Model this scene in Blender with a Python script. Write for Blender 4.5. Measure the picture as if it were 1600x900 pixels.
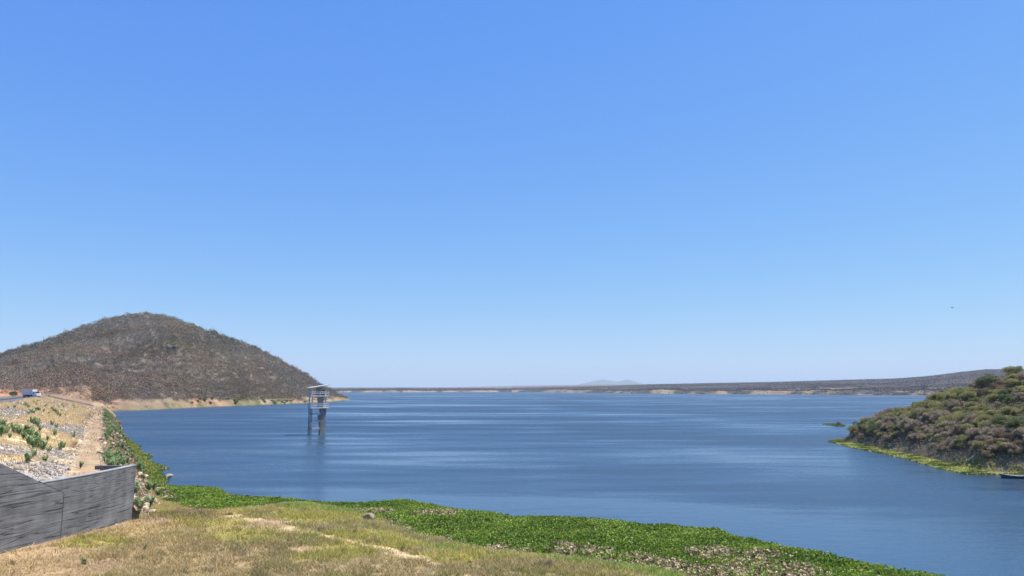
import bpy, math, random
import numpy as np
from mathutils import Vector, Matrix

random.seed(7)
RNG = np.random.default_rng(7)
SC = bpy.context.scene
for o in list(bpy.data.objects):
    bpy.data.objects.remove(o)

# ------------------------------------------------------------------ camera
H = 14.0; F = 1155.0
PITCH = math.atan(157 / F)
cd = bpy.data.cameras.new('camera'); cam = bpy.data.objects.new('camera', cd)
SC.collection.objects.link(cam)
cam.location = (0, 0, H)
cam.rotation_euler = (math.pi / 2 + PITCH, 0, 0)
cd.sensor_width = 36; cd.lens = 36 * F / 1600
cd.clip_start = 0.5; cd.clip_end = 60000
SC.camera = cam

# ------------------------------------------------------------------ light
SUN_EL, SUN_AZ = math.radians(66), math.radians(80)
w = bpy.data.worlds.new('World'); SC.world = w; w.use_nodes = True
nt = w.node_tree; nt.nodes.clear()
out = nt.nodes.new('ShaderNodeOutputWorld'); bg = nt.nodes.new('ShaderNodeBackground')
sky = nt.nodes.new('ShaderNodeTexSky'); sky.sky_type = 'NISHITA'; sky.sun_disc = False
sky.sun_elevation = SUN_EL; sky.sun_rotation = SUN_AZ
sky.air_density = 1.0; sky.dust_density = 0.2; sky.ozone_density = 6.0; sky.altitude = 200
bg.inputs['Strength'].default_value = 0.10
EXPOSURE = 0.65
# camera-like response of the clear sky: each channel gets its own gamma
sep = nt.nodes.new('ShaderNodeSeparateColor'); comb = nt.nodes.new('ShaderNodeCombineColor')
nt.links.new(sky.outputs[0], sep.inputs[0])
for i, (k, gm) in enumerate(((1.15, 0.94), (2.05, 0.68), (6.95, 0.17))):
    pw = nt.nodes.new('ShaderNodeMath'); pw.operation = 'POWER'; pw.inputs[1].default_value = gm
    ml = nt.nodes.new('ShaderNodeMath'); ml.operation = 'MULTIPLY'; ml.inputs[1].default_value = k / 2 ** EXPOSURE
    nt.links.new(sep.outputs[i], pw.inputs[0]); nt.links.new(pw.outputs[0], ml.inputs[0]); nt.links.new(ml.outputs[0], comb.inputs[i])
nt.links.new(comb.outputs[0], bg.inputs[0]); nt.links.new(bg.outputs[0], out.inputs[0])
sd = bpy.data.lights.new('sun', 'SUN'); sun = bpy.data.objects.new('sun', sd)
SC.collection.objects.link(sun)
sd.energy = 4.5; sd.angle = math.radians(0.5); sd.color = (1.0, 0.95, 0.87)
sv = Vector((math.cos(SUN_EL) * math.sin(SUN_AZ), math.cos(SUN_EL) * math.cos(SUN_AZ), math.sin(SUN_EL)))
sun.rotation_euler = sv.to_track_quat('Z', 'Y').to_euler()
SC.view_settings.view_transform = 'Standard'; SC.view_settings.look = 'None'
SC.view_settings.exposure = EXPOSURE; SC.view_settings.gamma = 1.0
SC.view_settings.use_curve_mapping = False
SC.render.engine = 'CYCLES'
SC.cycles.use_denoising = True
SC.cycles.max_bounces = 5; SC.cycles.diffuse_bounces = 2; SC.cycles.glossy_bounces = 2
SC.cycles.transmission_bounces = 3; SC.cycles.volume_bounces = 0
SC.cycles.sample_clamp_indirect = 4.0

# ------------------------------------------------------------------ maths
CP, SP = math.cos(PITCH), math.sin(PITCH)

def ray(px, py):
    a, b = px - 800.0, 450.0 - py
    return np.array([a, F * CP - b * SP, F * SP + b * CP])

def at(px, py, z=0.0):
    d = ray(px, py); t = (z - H) / d[2]
    return np.array([d[0] * t, d[1] * t, z])

def at_y(px, py, Y):
    d = ray(px, py); t = Y / d[1]
    return np.array([d[0] * t, Y, H + d[2] * t])

def at_yz(px, Y, z):
    # point of picture column px at distance Y and height z
    k = (Y * CP + (z - H) * SP) / F
    return np.array([(px - 800) * k, Y, z])

def _h(ix, iy, s):
    n = (ix.astype(np.int64) * 374761393 + iy.astype(np.int64) * 668265263 + s * 974634777) & 0xFFFFFFFF
    n = ((n ^ (n >> 13)) * 1274126177) & 0xFFFFFFFF
    return ((n ^ (n >> 16)) & 0xFFFF) / 65535.0

def vnoise(x, y, s=0):
    x = np.asarray(x, float); y = np.asarray(y, float)
    ix, iy = np.floor(x), np.floor(y); fx, fy = x - ix, y - iy
    fx = fx * fx * (3 - 2 * fx); fy = fy * fy * (3 - 2 * fy)
    a, b = _h(ix, iy, s), _h(ix + 1, iy, s); c, d = _h(ix, iy + 1, s), _h(ix + 1, iy + 1, s)
    return (a * (1 - fx) + b * fx) * (1 - fy) + (c * (1 - fx) + d * fx) * fy

def fbm(x, y, s=0, o=4):
    r = 0; amp = 0.5; tot = 0
    for i in range(o):
        r = r + amp * vnoise(x, y, s + i * 17); tot += amp
        x = np.asarray(x) * 2.03 + 11.3; y = np.asarray(y) * 2.03 + 4.7; amp *= 0.5
    return r / tot

def sstep(a, b, x):
    t = np.clip((np.asarray(x, float) - a) / (b - a), 0, 1)
    return t * t * (3 - 2 * t)

def mix(c1, c2, f):
    f = np.asarray(f, float)[..., None]
    return np.asarray(c1) * (1 - f) + np.asarray(c2) * f

def in_poly(x, y, P):
    x = np.asarray(x, float); y = np.asarray(y, float); r = np.zeros(x.shape, bool)
    n = len(P)
    for i in range(n):
        x1, y1 = P[i][:2]; x2, y2 = P[(i + 1) % n][:2]
        if y1 == y2: continue
        c = ((y1 > y) != (y2 > y)) & (x < (x2 - x1) * (y - y1) / (y2 - y1) + x1)
        r ^= c
    return r

def seg_dist(x, y, L):
    d = np.full(np.shape(x), 1e9)
    for (x1, y1), (x2, y2) in zip([p[:2] for p in L[:-1]], [p[:2] for p in L[1:]]):
        dx, dy = x2 - x1, y2 - y1
        t = np.clip(((x - x1) * dx + (y - y1) * dy) / (dx * dx + dy * dy + 1e-9), 0, 1)
        d = np.minimum(d, np.hypot(x - x1 - t * dx, y - y1 - t * dy))
    return d

def hit(px, py, hf, t0=20, t1=1200):
    d = ray(px, py); d = d / d[1]
    Y = np.linspace(t0, t1, 6000)
    Z = H + d[2] * Y; g = hf(d[0] * Y, Y)
    i = np.argmax(Z < g)
    Yh = Y[i]
    return np.array([d[0] * Yh, Yh, float(hf(np.array([d[0] * Yh]), np.array([Yh]))[0])])

# ------------------------------------------------------------------ objects
def link(o, parent=None):
    SC.collection.objects.link(o)
    if parent is not None: o.parent = parent
    return o

def mesh(name, V, Fc, mat=None, col=None, smooth=False):
    V = np.asarray(V, np.float32)
    me = bpy.data.meshes.new(name)
    if isinstance(Fc, np.ndarray):
        nf, k = Fc.shape
        me.vertices.add(len(V)); me.vertices.foreach_set('co', V.ravel())
        me.loops.add(nf * k); me.loops.foreach_set('vertex_index', Fc.astype(np.int32).ravel())
        me.polygons.add(nf); me.polygons.foreach_set('loop_start', np.arange(0, nf * k, k, dtype=np.int32))
        me.update(calc_edges=True)
    else:
        me.from_pydata([tuple(map(float, v)) for v in V], [], [tuple(int(i) for i in f) for f in Fc]); me.update()
    if col is not None:
        a = me.color_attributes.new('Col', 'FLOAT_COLOR', 'POINT')
        c4 = np.ones((len(V), 4), np.float32); c4[:, :3] = col
        a.data.foreach_set('color', c4.ravel())
    if smooth: me.polygons.foreach_set('use_smooth', np.ones(len(me.polygons), bool))
    if mat is not None: me.materials.append(mat)
    return me

def obj(name, me, parent=None, loc=None):
    o = bpy.data.objects.new(name, me); link(o, parent)
    if loc is not None: o.location = [float(v) for v in loc]
    return o

def tag(o, label=None, cat=None, group=None, kind=None):
    if label: o['label'] = label
    if cat: o['category'] = cat
    if group: o['group'] = group
    if kind: o['kind'] = kind
    return o

class MB:
    """collects boxes, tubes and quads into one mesh"""
    def __init__(s): s.v = []; s.f = []
    def add(s, V, Fc):
        b = len(s.v); s.v += [tuple(v) for v in V]; s.f += [tuple(i + b for i in f) for f in Fc]; return s
    def box(s, x0, x1, y0, y1, z0, z1, bev=0.0):
        if bev <= 0:
            V = [(x, y, z) for z in (z0, z1) for y in (y0, y1) for x in (x0, x1)]
            return s.add(V, [(0, 2, 3, 1), (4, 5, 7, 6), (0, 1, 5, 4), (2, 6, 7, 3), (0, 4, 6, 2), (1, 3, 7, 5)])
        b = bev
        P = [(x0 + b, y0), (x1 - b, y0), (x1, y0 + b), (x1, y1 - b), (x1 - b, y1), (x0 + b, y1), (x0, y1 - b), (x0, y0 + b)]
        V = [(x, y, z0) for x, y in P] + [(x, y, z1 - b) for x, y in P]
        cx, cy = (x0 + x1) / 2, (y0 + y1) / 2
        sx = 1 - 2 * b / (x1 - x0); sy = 1 - 2 * b / (y1 - y0)
        V += [(cx + (x - cx) * sx, cy + (y - cy) * sy, z1) for x, y in P]
        fs = [tuple(range(7, -1, -1)), tuple(range(16, 24))]
        for k in (0, 8):
            fs += [(k + i, k + (i + 1) % 8, k + 8 + (i + 1) % 8, k + 8 + i) for i in range(8)]
        return s.add(V, fs)
    def tube(s, p0, p1, r0, r1=None, n=6, caps=True):
        r1 = r0 if r1 is None else r1
        p0, p1 = Vector([float(v) for v in p0]), Vector([float(v) for v in p1]); d = (p1 - p0).normalized()
        a = d.orthogonal().normalized(); b = d.cross(a)
        V = []
        for p, r in ((p0, r0), (p1, r1)):
            V += [tuple(p + a * (r * math.cos(6.28318 * i / n)) + b * (r * math.sin(6.28318 * i / n))) for i in range(n)]
        fs = [(i, (i + 1) % n, n + (i + 1) % n, n + i) for i in range(n)]
        if caps: fs += [tuple(range(n - 1, -1, -1)), tuple(range(n, 2 * n))]
        return s.add(V, fs)
    def prism(s, P, a0, a1, axis='x'):
        n = len(P)
        def m(a, q): return {'x': (a, q[0], q[1]), 'y': (q[0], a, q[1]), 'z': (q[0], q[1], a)}[axis]
        V = [m(a0, q) for q in P] + [m(a1, q) for q in P]
        return s.add(V, [(i, (i + 1) % n, n + (i + 1) % n, n + i) for i in range(n)] + [tuple(range(n - 1, -1, -1)), tuple(range(n, 2 * n))])
    def mesh(s, name, mat, smooth=False):
        import bmesh
        me = mesh(name, s.v, s.f, mat, smooth=smooth)
        bm = bmesh.new(); bm.from_mesh(me); bmesh.ops.recalc_face_normals(bm, faces=bm.faces); bm.to_mesh(me); bm.free()
        return me

# ------------------------------------------------------------------ materials
def nmat(name):
    m = bpy.data.materials.new(name); m.use_nodes = True
    return m, m.node_tree, m.node_tree.nodes['Principled BSDF']

def N(t, kind, **kw):
    n = t.nodes.new(kind)
    for k, v in kw.items():
        if k in n.inputs: n.inputs[k].default_value = v
        else: setattr(n, k, v)
    return n

def pos_noise(t, scale, detail=4, stretch=(1, 1, 1), rough=0.55, coord='Object'):
    tc = N(t, 'ShaderNodeTexCoord'); mp = N(t, 'ShaderNodeMapping'); mp.inputs['Scale'].default_value = stretch
    t.links.new(tc.outputs[coord], mp.inputs[0])
    n = N(t, 'ShaderNodeTexNoise', Scale=scale, Detail=detail, Roughness=rough)
    t.links.new(mp.outputs[0], n.inputs['Vector'])
    return n

def vc_mat(name, rough=0.9, nscale=0.0, namp=0.4, bump=0.0, bscale=3.0, bdist=0.1, transl=0.0, spec=0.2):
    """colour attribute x fine noise; optional bump and leaf translucency"""
    m, t, p = nmat(name); L = t.links
    at_ = N(t, 'ShaderNodeAttribute'); at_.attribute_name = 'Col'
    col = at_.outputs['Color']
    if nscale:
        n = pos_noise(t, nscale, 5)
        r = N(t, 'ShaderNodeMapRange'); r.inputs['From Min'].default_value = 0.25; r.inputs['From Max'].default_value = 0.75
        r.inputs['To Min'].default_value = 1 - namp; r.inputs['To Max'].default_value = 1 + namp
        L.new(n.outputs['Fac'], r.inputs['Value'])
        v = N(t, 'ShaderNodeVectorMath'); v.operation = 'SCALE'
        L.new(col, v.inputs[0]); L.new(r.outputs[0], v.inputs['Scale']); col = v.outputs[0]
    L.new(col, p.inputs['Base Color'])
    p.inputs['Roughness'].default_value = rough; p.inputs['Specular IOR Level'].default_value = spec
    if bump:
        b = pos_noise(t, bscale, 6, rough=0.65); bn = N(t, 'ShaderNodeBump', Strength=bump, Distance=bdist)
        L.new(b.outputs['Fac'], bn.inputs['Height']); L.new(bn.outputs[0], p.inputs['Normal'])
    if transl:
        tr = N(t, 'ShaderNodeBsdfTranslucent'); L.new(col, tr.inputs['Color'])
        ms = N(t, 'ShaderNodeMixShader'); ms.inputs[0].default_value = transl
        o = t.nodes['Material Output']
        L.new(p.outputs[0], ms.inputs[1]); L.new(tr.outputs[0], ms.inputs[2]); L.new(ms.outputs[0], o.inputs['Surface'])
    return m

def plain_mat(name, c, rough=0.6, metal=0.0, nscale=2.0, namp=0.25, bump=0.0, spec=0.5, stretch=(1, 1, 1)):
    m, t, p = nmat(name); L = t.links
    n = pos_noise(t, nscale, 6, stretch)
    r = N(t, 'ShaderNodeMix'); r.data_type = 'RGBA'
    r.inputs[6].default_value = tuple(x * (1 - namp) for x in c) + (1,)
    r.inputs[7].default_value = tuple(min(1, x * (1 + namp)) for x in c) + (1,)
    rr = N(t, 'ShaderNodeMapRange'); rr.inputs['From Min'].default_value = 0.3; rr.inputs['From Max'].default_value = 0.7
    L.new(n.outputs['Fac'], rr.inputs['Value']); L.new(rr.outputs[0], r.inputs[0])
    L.new(r.outputs[2], p.inputs['Base Color'])
    p.inputs['Roughness'].default_value = rough; p.inputs['Metallic'].default_value = metal
    p.inputs['Specular IOR Level'].default_value = spec
    if bump:
        bn = N(t, 'ShaderNodeBump', Strength=bump, Distance=0.05); L.new(n.outputs['Fac'], bn.inputs['Height']); L.new(bn.outputs[0], p.inputs['Normal'])
    return m

M_leaf = vc_mat('leaf', 0.55, transl=0.35, spec=0.3)
M_hya = vc_mat('hyacinth_leaf', 0.5, transl=0.3, spec=0.3)
M_leafdry = vc_mat('dry_leaf', 0.9, transl=0.3, spec=0.1)
M_grass = vc_mat('grass_blade', 0.8, transl=0.25, spec=0.15)
M_scrub = vc_mat('scrub_twigs', 0.95, transl=0.0, spec=0.0)
M_ground = vc_mat('ground_soil', 0.95, nscale=1.7, namp=0.3, bump=0.6, bscale=2.5, bdist=0.12, spec=0.1)
M_dam = vc_mat('dam_soil', 0.95, nscale=1.3, namp=0.3, bump=0.7, bscale=2.0, bdist=0.2, spec=0.1)
M_hill = vc_mat('hill_soil', 0.95, nscale=0.12, namp=0.35, bump=0.7, bscale=0.2, bdist=2.0, spec=0.0)
M_rock = vc_mat('rock', 0.9, nscale=3.0, namp=0.3, bump=0.6, bscale=5.0, bdist=0.08, spec=0.2)
M_bark = plain_mat('bark', (0.16, 0.13, 0.11), 0.9, nscale=6)
M_twig = plain_mat('grey_twig', (0.235, 0.195, 0.172), 0.9, nscale=3, spec=0.1)
M_stem = plain_mat('pale_stem', (0.30, 0.28, 0.20), 0.9, nscale=6)

# ------------------------------------------------------------------ water
def build_water():
    m, t, p = nmat('lake_water'); L = t.links
    p.inputs['IOR'].default_value = 1.333
    # wind patches: long bands of ruffled and smoother water
    big = pos_noise(t, 1.0, 4, (0.0042, 0.0135, 1), 0.6)
    mid = pos_noise(t, 1.0, 3, (0.016, 0.06, 1), 0.6)
    add = N(t, 'ShaderNodeMath'); add.operation = 'ADD'; L.new(big.outputs['Fac'], add.inputs[0])
    mm = N(t, 'ShaderNodeMath'); mm.operation = 'MULTIPLY'; mm.inputs[1].default_value = 0.55
    L.new(mid.outputs['Fac'], mm.inputs[0]); L.new(mm.outputs[0], add.inputs[1])
    wr = N(t, 'ShaderNodeMapRange'); wr.inputs['From Min'].default_value = 0.64; wr.inputs['From Max'].default_value = 0.90
    tcw = N(t, 'ShaderNodeTexCoord'); sx = N(t, 'ShaderNodeSeparateXYZ'); L.new(tcw.outputs['Object'], sx.inputs[0])
    lee = N(t, 'ShaderNodeMapRange'); lee.inputs['From Min'].default_value = 60; lee.inputs['From Max'].default_value = 210; lee.inputs['To Min'].default_value = -0.16; lee.inputs['To Max'].default_value = 0.03
    L.new(sx.outputs['Y'], lee.inputs['Value'])        # sheltered water near the lee shore
    ad2 = N(t, 'ShaderNodeMath'); ad2.operation = 'ADD'; L.new(add.outputs[0], ad2.inputs[0]); L.new(lee.outputs[0], ad2.inputs[1])
    L.new(ad2.outputs[0], wr.inputs['Value'])          # 0 calm .. 1 ruffled
    ro = N(t, 'ShaderNodeMapRange'); ro.inputs['To Min'].default_value = 0.16; ro.inputs['To Max'].default_value = 0.52
    L.new(wr.outputs[0], ro.inputs['Value']); L.new(ro.outputs[0], p.inputs['Roughness'])
    p.inputs['Base Color'].default_value = (0.026, 0.058, 0.098, 1)
    p.inputs['Specular IOR Level'].default_value = 0.5
    w1 = pos_noise(t, 1.0, 4, (0.35, 0.75, 1), 0.6); w2 = pos_noise(t, 1.0, 3, (1.6, 3.0, 1), 0.6)
    sc = N(t, 'ShaderNodeMath'); sc.operation = 'MULTIPLY_ADD'; sc.inputs[1].default_value = 0.6
    L.new(w2.outputs['Fac'], sc.inputs[0]); L.new(w1.outputs['Fac'], sc.inputs[2])
    bs = N(t, 'ShaderNodeMapRange'); bs.inputs['To Min'].default_value = 0.13; bs.inputs['To Max'].default_value = 1.1
    L.new(wr.outputs[0], bs.inputs['Value'])
    bn = N(t, 'ShaderNodeBump', Distance=0.35); L.new(bs.outputs[0], bn.inputs['Strength'])
    L.new(sc.outputs[0], bn.inputs['Height']); L.new(bn.outputs[0], p.inputs['Normal'])
    V = [(-4000, -300, 0), (6000, -300, 0), (6000, 6000, 0), (-4000, 6000, 0)]
    tag(obj('water', mesh('water', V, [(0, 1, 2, 3)], m)), kind='structure')
build_water()

# ground sheet to the horizon (lake bed, then far plain)
def build_terrain():
    xs = np.concatenate([np.linspace(-19000, -3000, 17), np.linspace(-2500, 5000, 40), np.linspace(6000, 19000, 14)])
    ys = np.concatenate([np.linspace(-300, 3000, 34), np.linspace(3300, 19000, 40)])
    X, Y = np.meshgrid(xs, ys)
    Z = -3 + sstep(3300, 5200, Y) * 4.5 + sstep(3000, 5000, np.abs(X - 800)) * 4.5 * (Y < 5200)
    nx, ny = len(xs), len(ys)
    V = np.stack([X, Y, Z], -1).reshape(-1, 3)
    i = np.arange(nx * ny).reshape(ny, nx)
    Fc = np.stack([i[:-1, :-1], i[:-1, 1:], i[1:, 1:], i[1:, :-1]], -1).reshape(-1, 4)
    c = mix((0.15, 0.12, 0.09), (0.22, 0.16, 0.10), fbm(V[:, 0] / 900, V[:, 1] / 900, 3))
    tag(obj('terrain', mesh('terrain', V, Fc, M_hill, c)), kind='structure')
build_terrain()

def grid_faces(ny, nx):
    i = np.arange(nx * ny).reshape(ny, nx)
    return np.stack([i[:-1, :-1], i[:-1, 1:], i[1:, 1:], i[1:, :-1]], -1).reshape(-1, 4)

def scatter_clumps(P, R, n, size, cols, seed, flat=0.7, jit=0.25):
    """n leaf-sized quads in a dome round every point of P"""
    g = np.random.default_rng(seed); m = len(P)
    d = g.normal(size=(m, n, 3)); d /= np.linalg.norm(d, axis=-1, keepdims=True)
    d[..., 2] = np.abs(d[..., 2])
    rad = g.uniform(0.45, 1.0, (m, n, 1)) ** 0.6
    lob = 0.75 + 0.5 * g.random((m, n, 1))
    c = P[:, None, :] + d * rad * lob * R[:, None, None] * np.array([1, 1, flat * 1.5])
    return leaf_quads(c.reshape(-1, 3), size * np.repeat(R, n) / R.mean(), np.repeat(cols, n, 0) * g.uniform(1 - jit, 1 + jit, (m * n, 1)), g)

def leaf_quads(C, size, cols, g, aspect=0.6, up=0.0):
    k = len(C)
    a = g.normal(size=(k, 3)); a[:, 2] += up; a /= np.linalg.norm(a, axis=1, keepdims=True)
    b = np.cross(a, g.normal(size=(k, 3))); b /= np.linalg.norm(b, axis=1, keepdims=True) + 1e-9
    s = (np.asarray(size) * g.uniform(0.7, 1.3, k))[:, None]
    q = np.stack([C - a * s * .5, C + b * s * .5 * aspect, C + a * s * .5, C - b * s * .5 * aspect], 1)
    return q.reshape(-1, 3), np.arange(4 * k).reshape(k, 4), np.repeat(cols, 4, 0)

# ------------------------------------------------------------------ left hill
HR = np.array([(-500, 668), (-200, 604), (0, 556), (60, 537), (130, 511), (190, 495), (225, 490), (265, 497), (310, 513), (360, 529), (410, 548),
               (440, 565), (470, 582), (500, 601), (520, 613), (538, 622), (550, 625)], float)
HC = [  # t, shore point, ridge column, ridge distance
    (-400, at_yz(-400, 330, 8.5), -350, 650), (-100, at_yz(-100, 385, 8.5), -80, 720), (0, at_yz(0, 400, 8.5), 0, 760), (70, at_yz(80, 412, 7.5), 75, 790),
    (115, at_yz(122, 418, 6), 110, 810), (150, at(150, 645, -0.6), 150, 830),
    (235, at(235, 642, -0.6), 225, 850), (330, at(330, 637, -0.6), 310, 870), (420, at(420, 633.5, -0.6), 400, 885),
    (480, at(480, 631, -0.6), 455, 900), (515, at(515, 629.3, -0.6), 490, 905), (545, at(547, 625, -0.6), 530, 925), (560, at(551, 623.5, -.6), 548, 935)]
HT = np.array([c[0] for c in HC], float); HS = np.array([c[1] for c in HC])
HRpx = np.array([c[2] for c in HC], float); HRD = np.array([c[3] for c in HC], float)

def hill_pt(t, v):
    t = np.asarray(t, float); v = np.asarray(v, float)
    s = np.stack([np.interp(t, HT, HS[:, i]) for i in range(3)], -1)
    rp = np.interp(t, HT, HRpx); rd = np.interp(t, HT, HRD); ry = np.interp(rp, HR[:, 0], HR[:, 1])
    a, b = rp - 800, 450 - ry
    d = np.stack([a, F * CP - b * SP, F * SP + b * CP], -1)
    r = d * (rd / d[..., 1])[..., None]; r[..., 2] += H + 5.0 * (fbm(t / 11, t * 0 + 2, 23, 4) - 0.56) * sstep(555, 500, t)
    vv = np.clip(v, 0, 1)
    xy = s[..., :2] + (r[..., :2] - s[..., :2]) * v[..., None]
    hh = np.maximum(r[..., 2] - s[..., 2], 0.5)
    pr = 0.035 * sstep(0, 0.035, vv) + 0.965 * (0.25 * vv ** 1.6 + 0.75 * vv ** 0.95)
    z = s[..., 2] + hh * pr
    bell = 4 * vv * (1 - vv)
    z = z + bell * hh * (0.10 * np.exp(-((t - 262 - 40 * (1 - vv)) / 55) ** 2) - 0.04)
    z = z + bell * np.minimum(hh, 40) * 0.45 * (fbm(xy[..., 0] / 70, xy[..., 1] / 90, 5) - 0.5)
    z = z + bell * np.minimum(hh, 70) * 0.30 * (fbm(t / 42 + 0.9 * vv, vv * 1.1 + 3, 19, 3) - 0.5)
    rdg = np.abs(fbm(t / 34 + 0.6 * vv, vv * 1.3, 15, 3) - 0.5); z = z - bell * np.minimum(hh, 60) * 0.05 * sstep(0.11, 0.0, rdg)
    z = z + np.minimum(hh, 20) * 0.06 * (fbm(xy[..., 0] / 14, xy[..., 1] / 14, 9) - 0.5) * sstep(0.02, 0.1, vv)
    back = np.maximum(v - 1, 0)
    z = z - back * hh * 1.3
    return np.concatenate([xy, z[..., None]], -1)

def hill_hit(px, py):
    T, V = np.meshgrid(np.linspace(px - 60, px + 60, 90), np.linspace(.02, .98, 160)); Q = hill_pt(T, V).reshape(-1, 3)
    rel = Q - np.array([0, 0, H]); dep = rel[:, 1] * CP + rel[:, 2] * SP
    e = (800 + F * rel[:, 0] / dep - px) ** 2 + (450 - F * (rel[:, 2] * CP - rel[:, 1] * SP) / dep - py) ** 2
    return Q[np.argmin(e)]

def hill_col(t, v, P):
    n1 = fbm(P[:, 0] / 30, P[:, 1] / 30, 21); n2 = fbm(P[:, 0] / 9, P[:, 1] / 9, 22)
    c = mix((0.165, 0.138, 0.112), (0.205, 0.165, 0.125), n1)
    bank = 1 - sstep(4.0, 10.0, P[:, 2] + 6 * (n2 - 0.5))
    ochre = mix((0.30, 0.23, 0.155), (0.31, 0.20, 0.12), sstep(0.4, 0.65, n1))
    ochre = mix(ochre, (0.18, 0.16, 0.08), sstep(0.48, 0.58, n2)); ochre = mix(ochre, (0.21, 0.155, 0.10), (sstep(300, 240, t) * .8))
    c = mix(c, ochre, bank)
    low = (t < 200) & (v < 0.14)
    red = mix((0.34, 0.21, 0.13), (0.22, 0.15, 0.10), sstep(0.35, 0.6, n2)); hot = (t < 60)[:, None] * np.array([0.10, 0.02, 0.0]); red = red + hot
    c[low] = red[low]
    scar = (np.hypot(t - 305, (v - 0.045) * 260) < 7)
    c[scar] = (0.46, 0.24, 0.12)
    wet = sstep(1.2, 0.2, P[:, 2]); c = mix(c, np.array([0.12, 0.12, 0.05]), wet * 0.6)
    return c

def build_hill():
    ts = np.concatenate([np.linspace(-400, 0, 60), np.linspace(2, 560, 280)])
    vs = np.concatenate([np.linspace(0, 0.12, 24), np.linspace(0.13, 1.0, 110), np.linspace(1.05, 1.8, 10)])
    T, Vv = np.meshgrid(ts, vs)
    P = hill_pt(T, Vv).reshape(-1, 3)
    c = hill_col(T.ravel(), Vv.ravel(), P)
    tag(obj('hill', mesh('hill', P, grid_faces(len(vs), len(ts)), M_hill, c, True)), kind='structure')
    g = np.random.default_rng(3)
    n = 30000
    t = g.uniform(-60, 552, n); v = g.uniform(0.0, 1.04, n)
    # thin out the bank and narrow end of the hill
    P = hill_pt(t, v)
    hh = hill_pt(t, np.ones(n))[:, 2]
    keep = (P[:, 2] > np.where(t > 270, 2.2, 4.5) + 4 * fbm(P[:, 0] / 20, P[:, 1] / 20, 31)) & (g.random(n) < np.clip(hh / 60 + 0.25, 0, 1)) & ~((t < 140) & (v < 0.13))
    keep |= (g.random(n) < 0.10) & (P[:, 2] > 1.2)
    keep &= fbm(P[:, 0] / 12, P[:, 1] / 12, 33) > 0.24
    tr = [hill_hit(px, py)[:2] for px, py in [(178, 586), (193, 589), (197, 598), (203, 604), (222, 601), (240, 597)]]; tr2 = [hill_hit(px, py)[:2] for px, py in [(218, 570), (222, 560), (240, 552)]]
    keep &= (seg_dist(P[:, 0], P[:, 1], tr) > 1.0) & (seg_dist(P[:, 0], P[:, 1], tr2) > .9)
    t, v, P = t[keep], v[keep], P[keep]
    n = len(P); R = g.uniform(1.2, 2.7, n); big = (v > .90) & (g.random(n) < .16); R[big] = g.uniform(2.6, 4.6, big.sum())
    n1 = fbm(P[:, 0] / 45, P[:, 1] / 45, 41)
    grey = np.array([0.25, 0.215, 0.17]); brown = np.array([0.255, 0.19, 0.135]); green = np.array([0.17, 0.17, 0.075])
    c = mix(np.tile(grey, (n, 1)), brown, sstep(0.42, 0.58, n1))
    low = (v < 0.45) & (t < 330); c[low] = c[low] * 0.6 + 0.4 * np.array([0.32, 0.21, 0.16])
    gr = g.random(n) < 0.10 + 0.25 * sstep(6, 2, P[:, 2]) + 0.12 * (np.abs(t - 320) < 60); c[gr] = green
    c *= g.uniform(0.75, 1.15, (n, 1)) * (0.30 + 1.18 * fbm(P[:, 0] / 55, P[:, 2] / 22, 47))[:, None]
    V, Fc, cc = scatter_clumps(P + np.array([0, 0, 0.2]), R, 46, 0.58, c, 5, jit=.12)
    tag(obj('scrub_woodland', mesh('scrub_woodland', V, Fc, M_scrub, cc)), 'dry leafless grey-brown scrub covering the steep hill left of the lake', 'scrub', kind='stuff')
build_hill()

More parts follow.
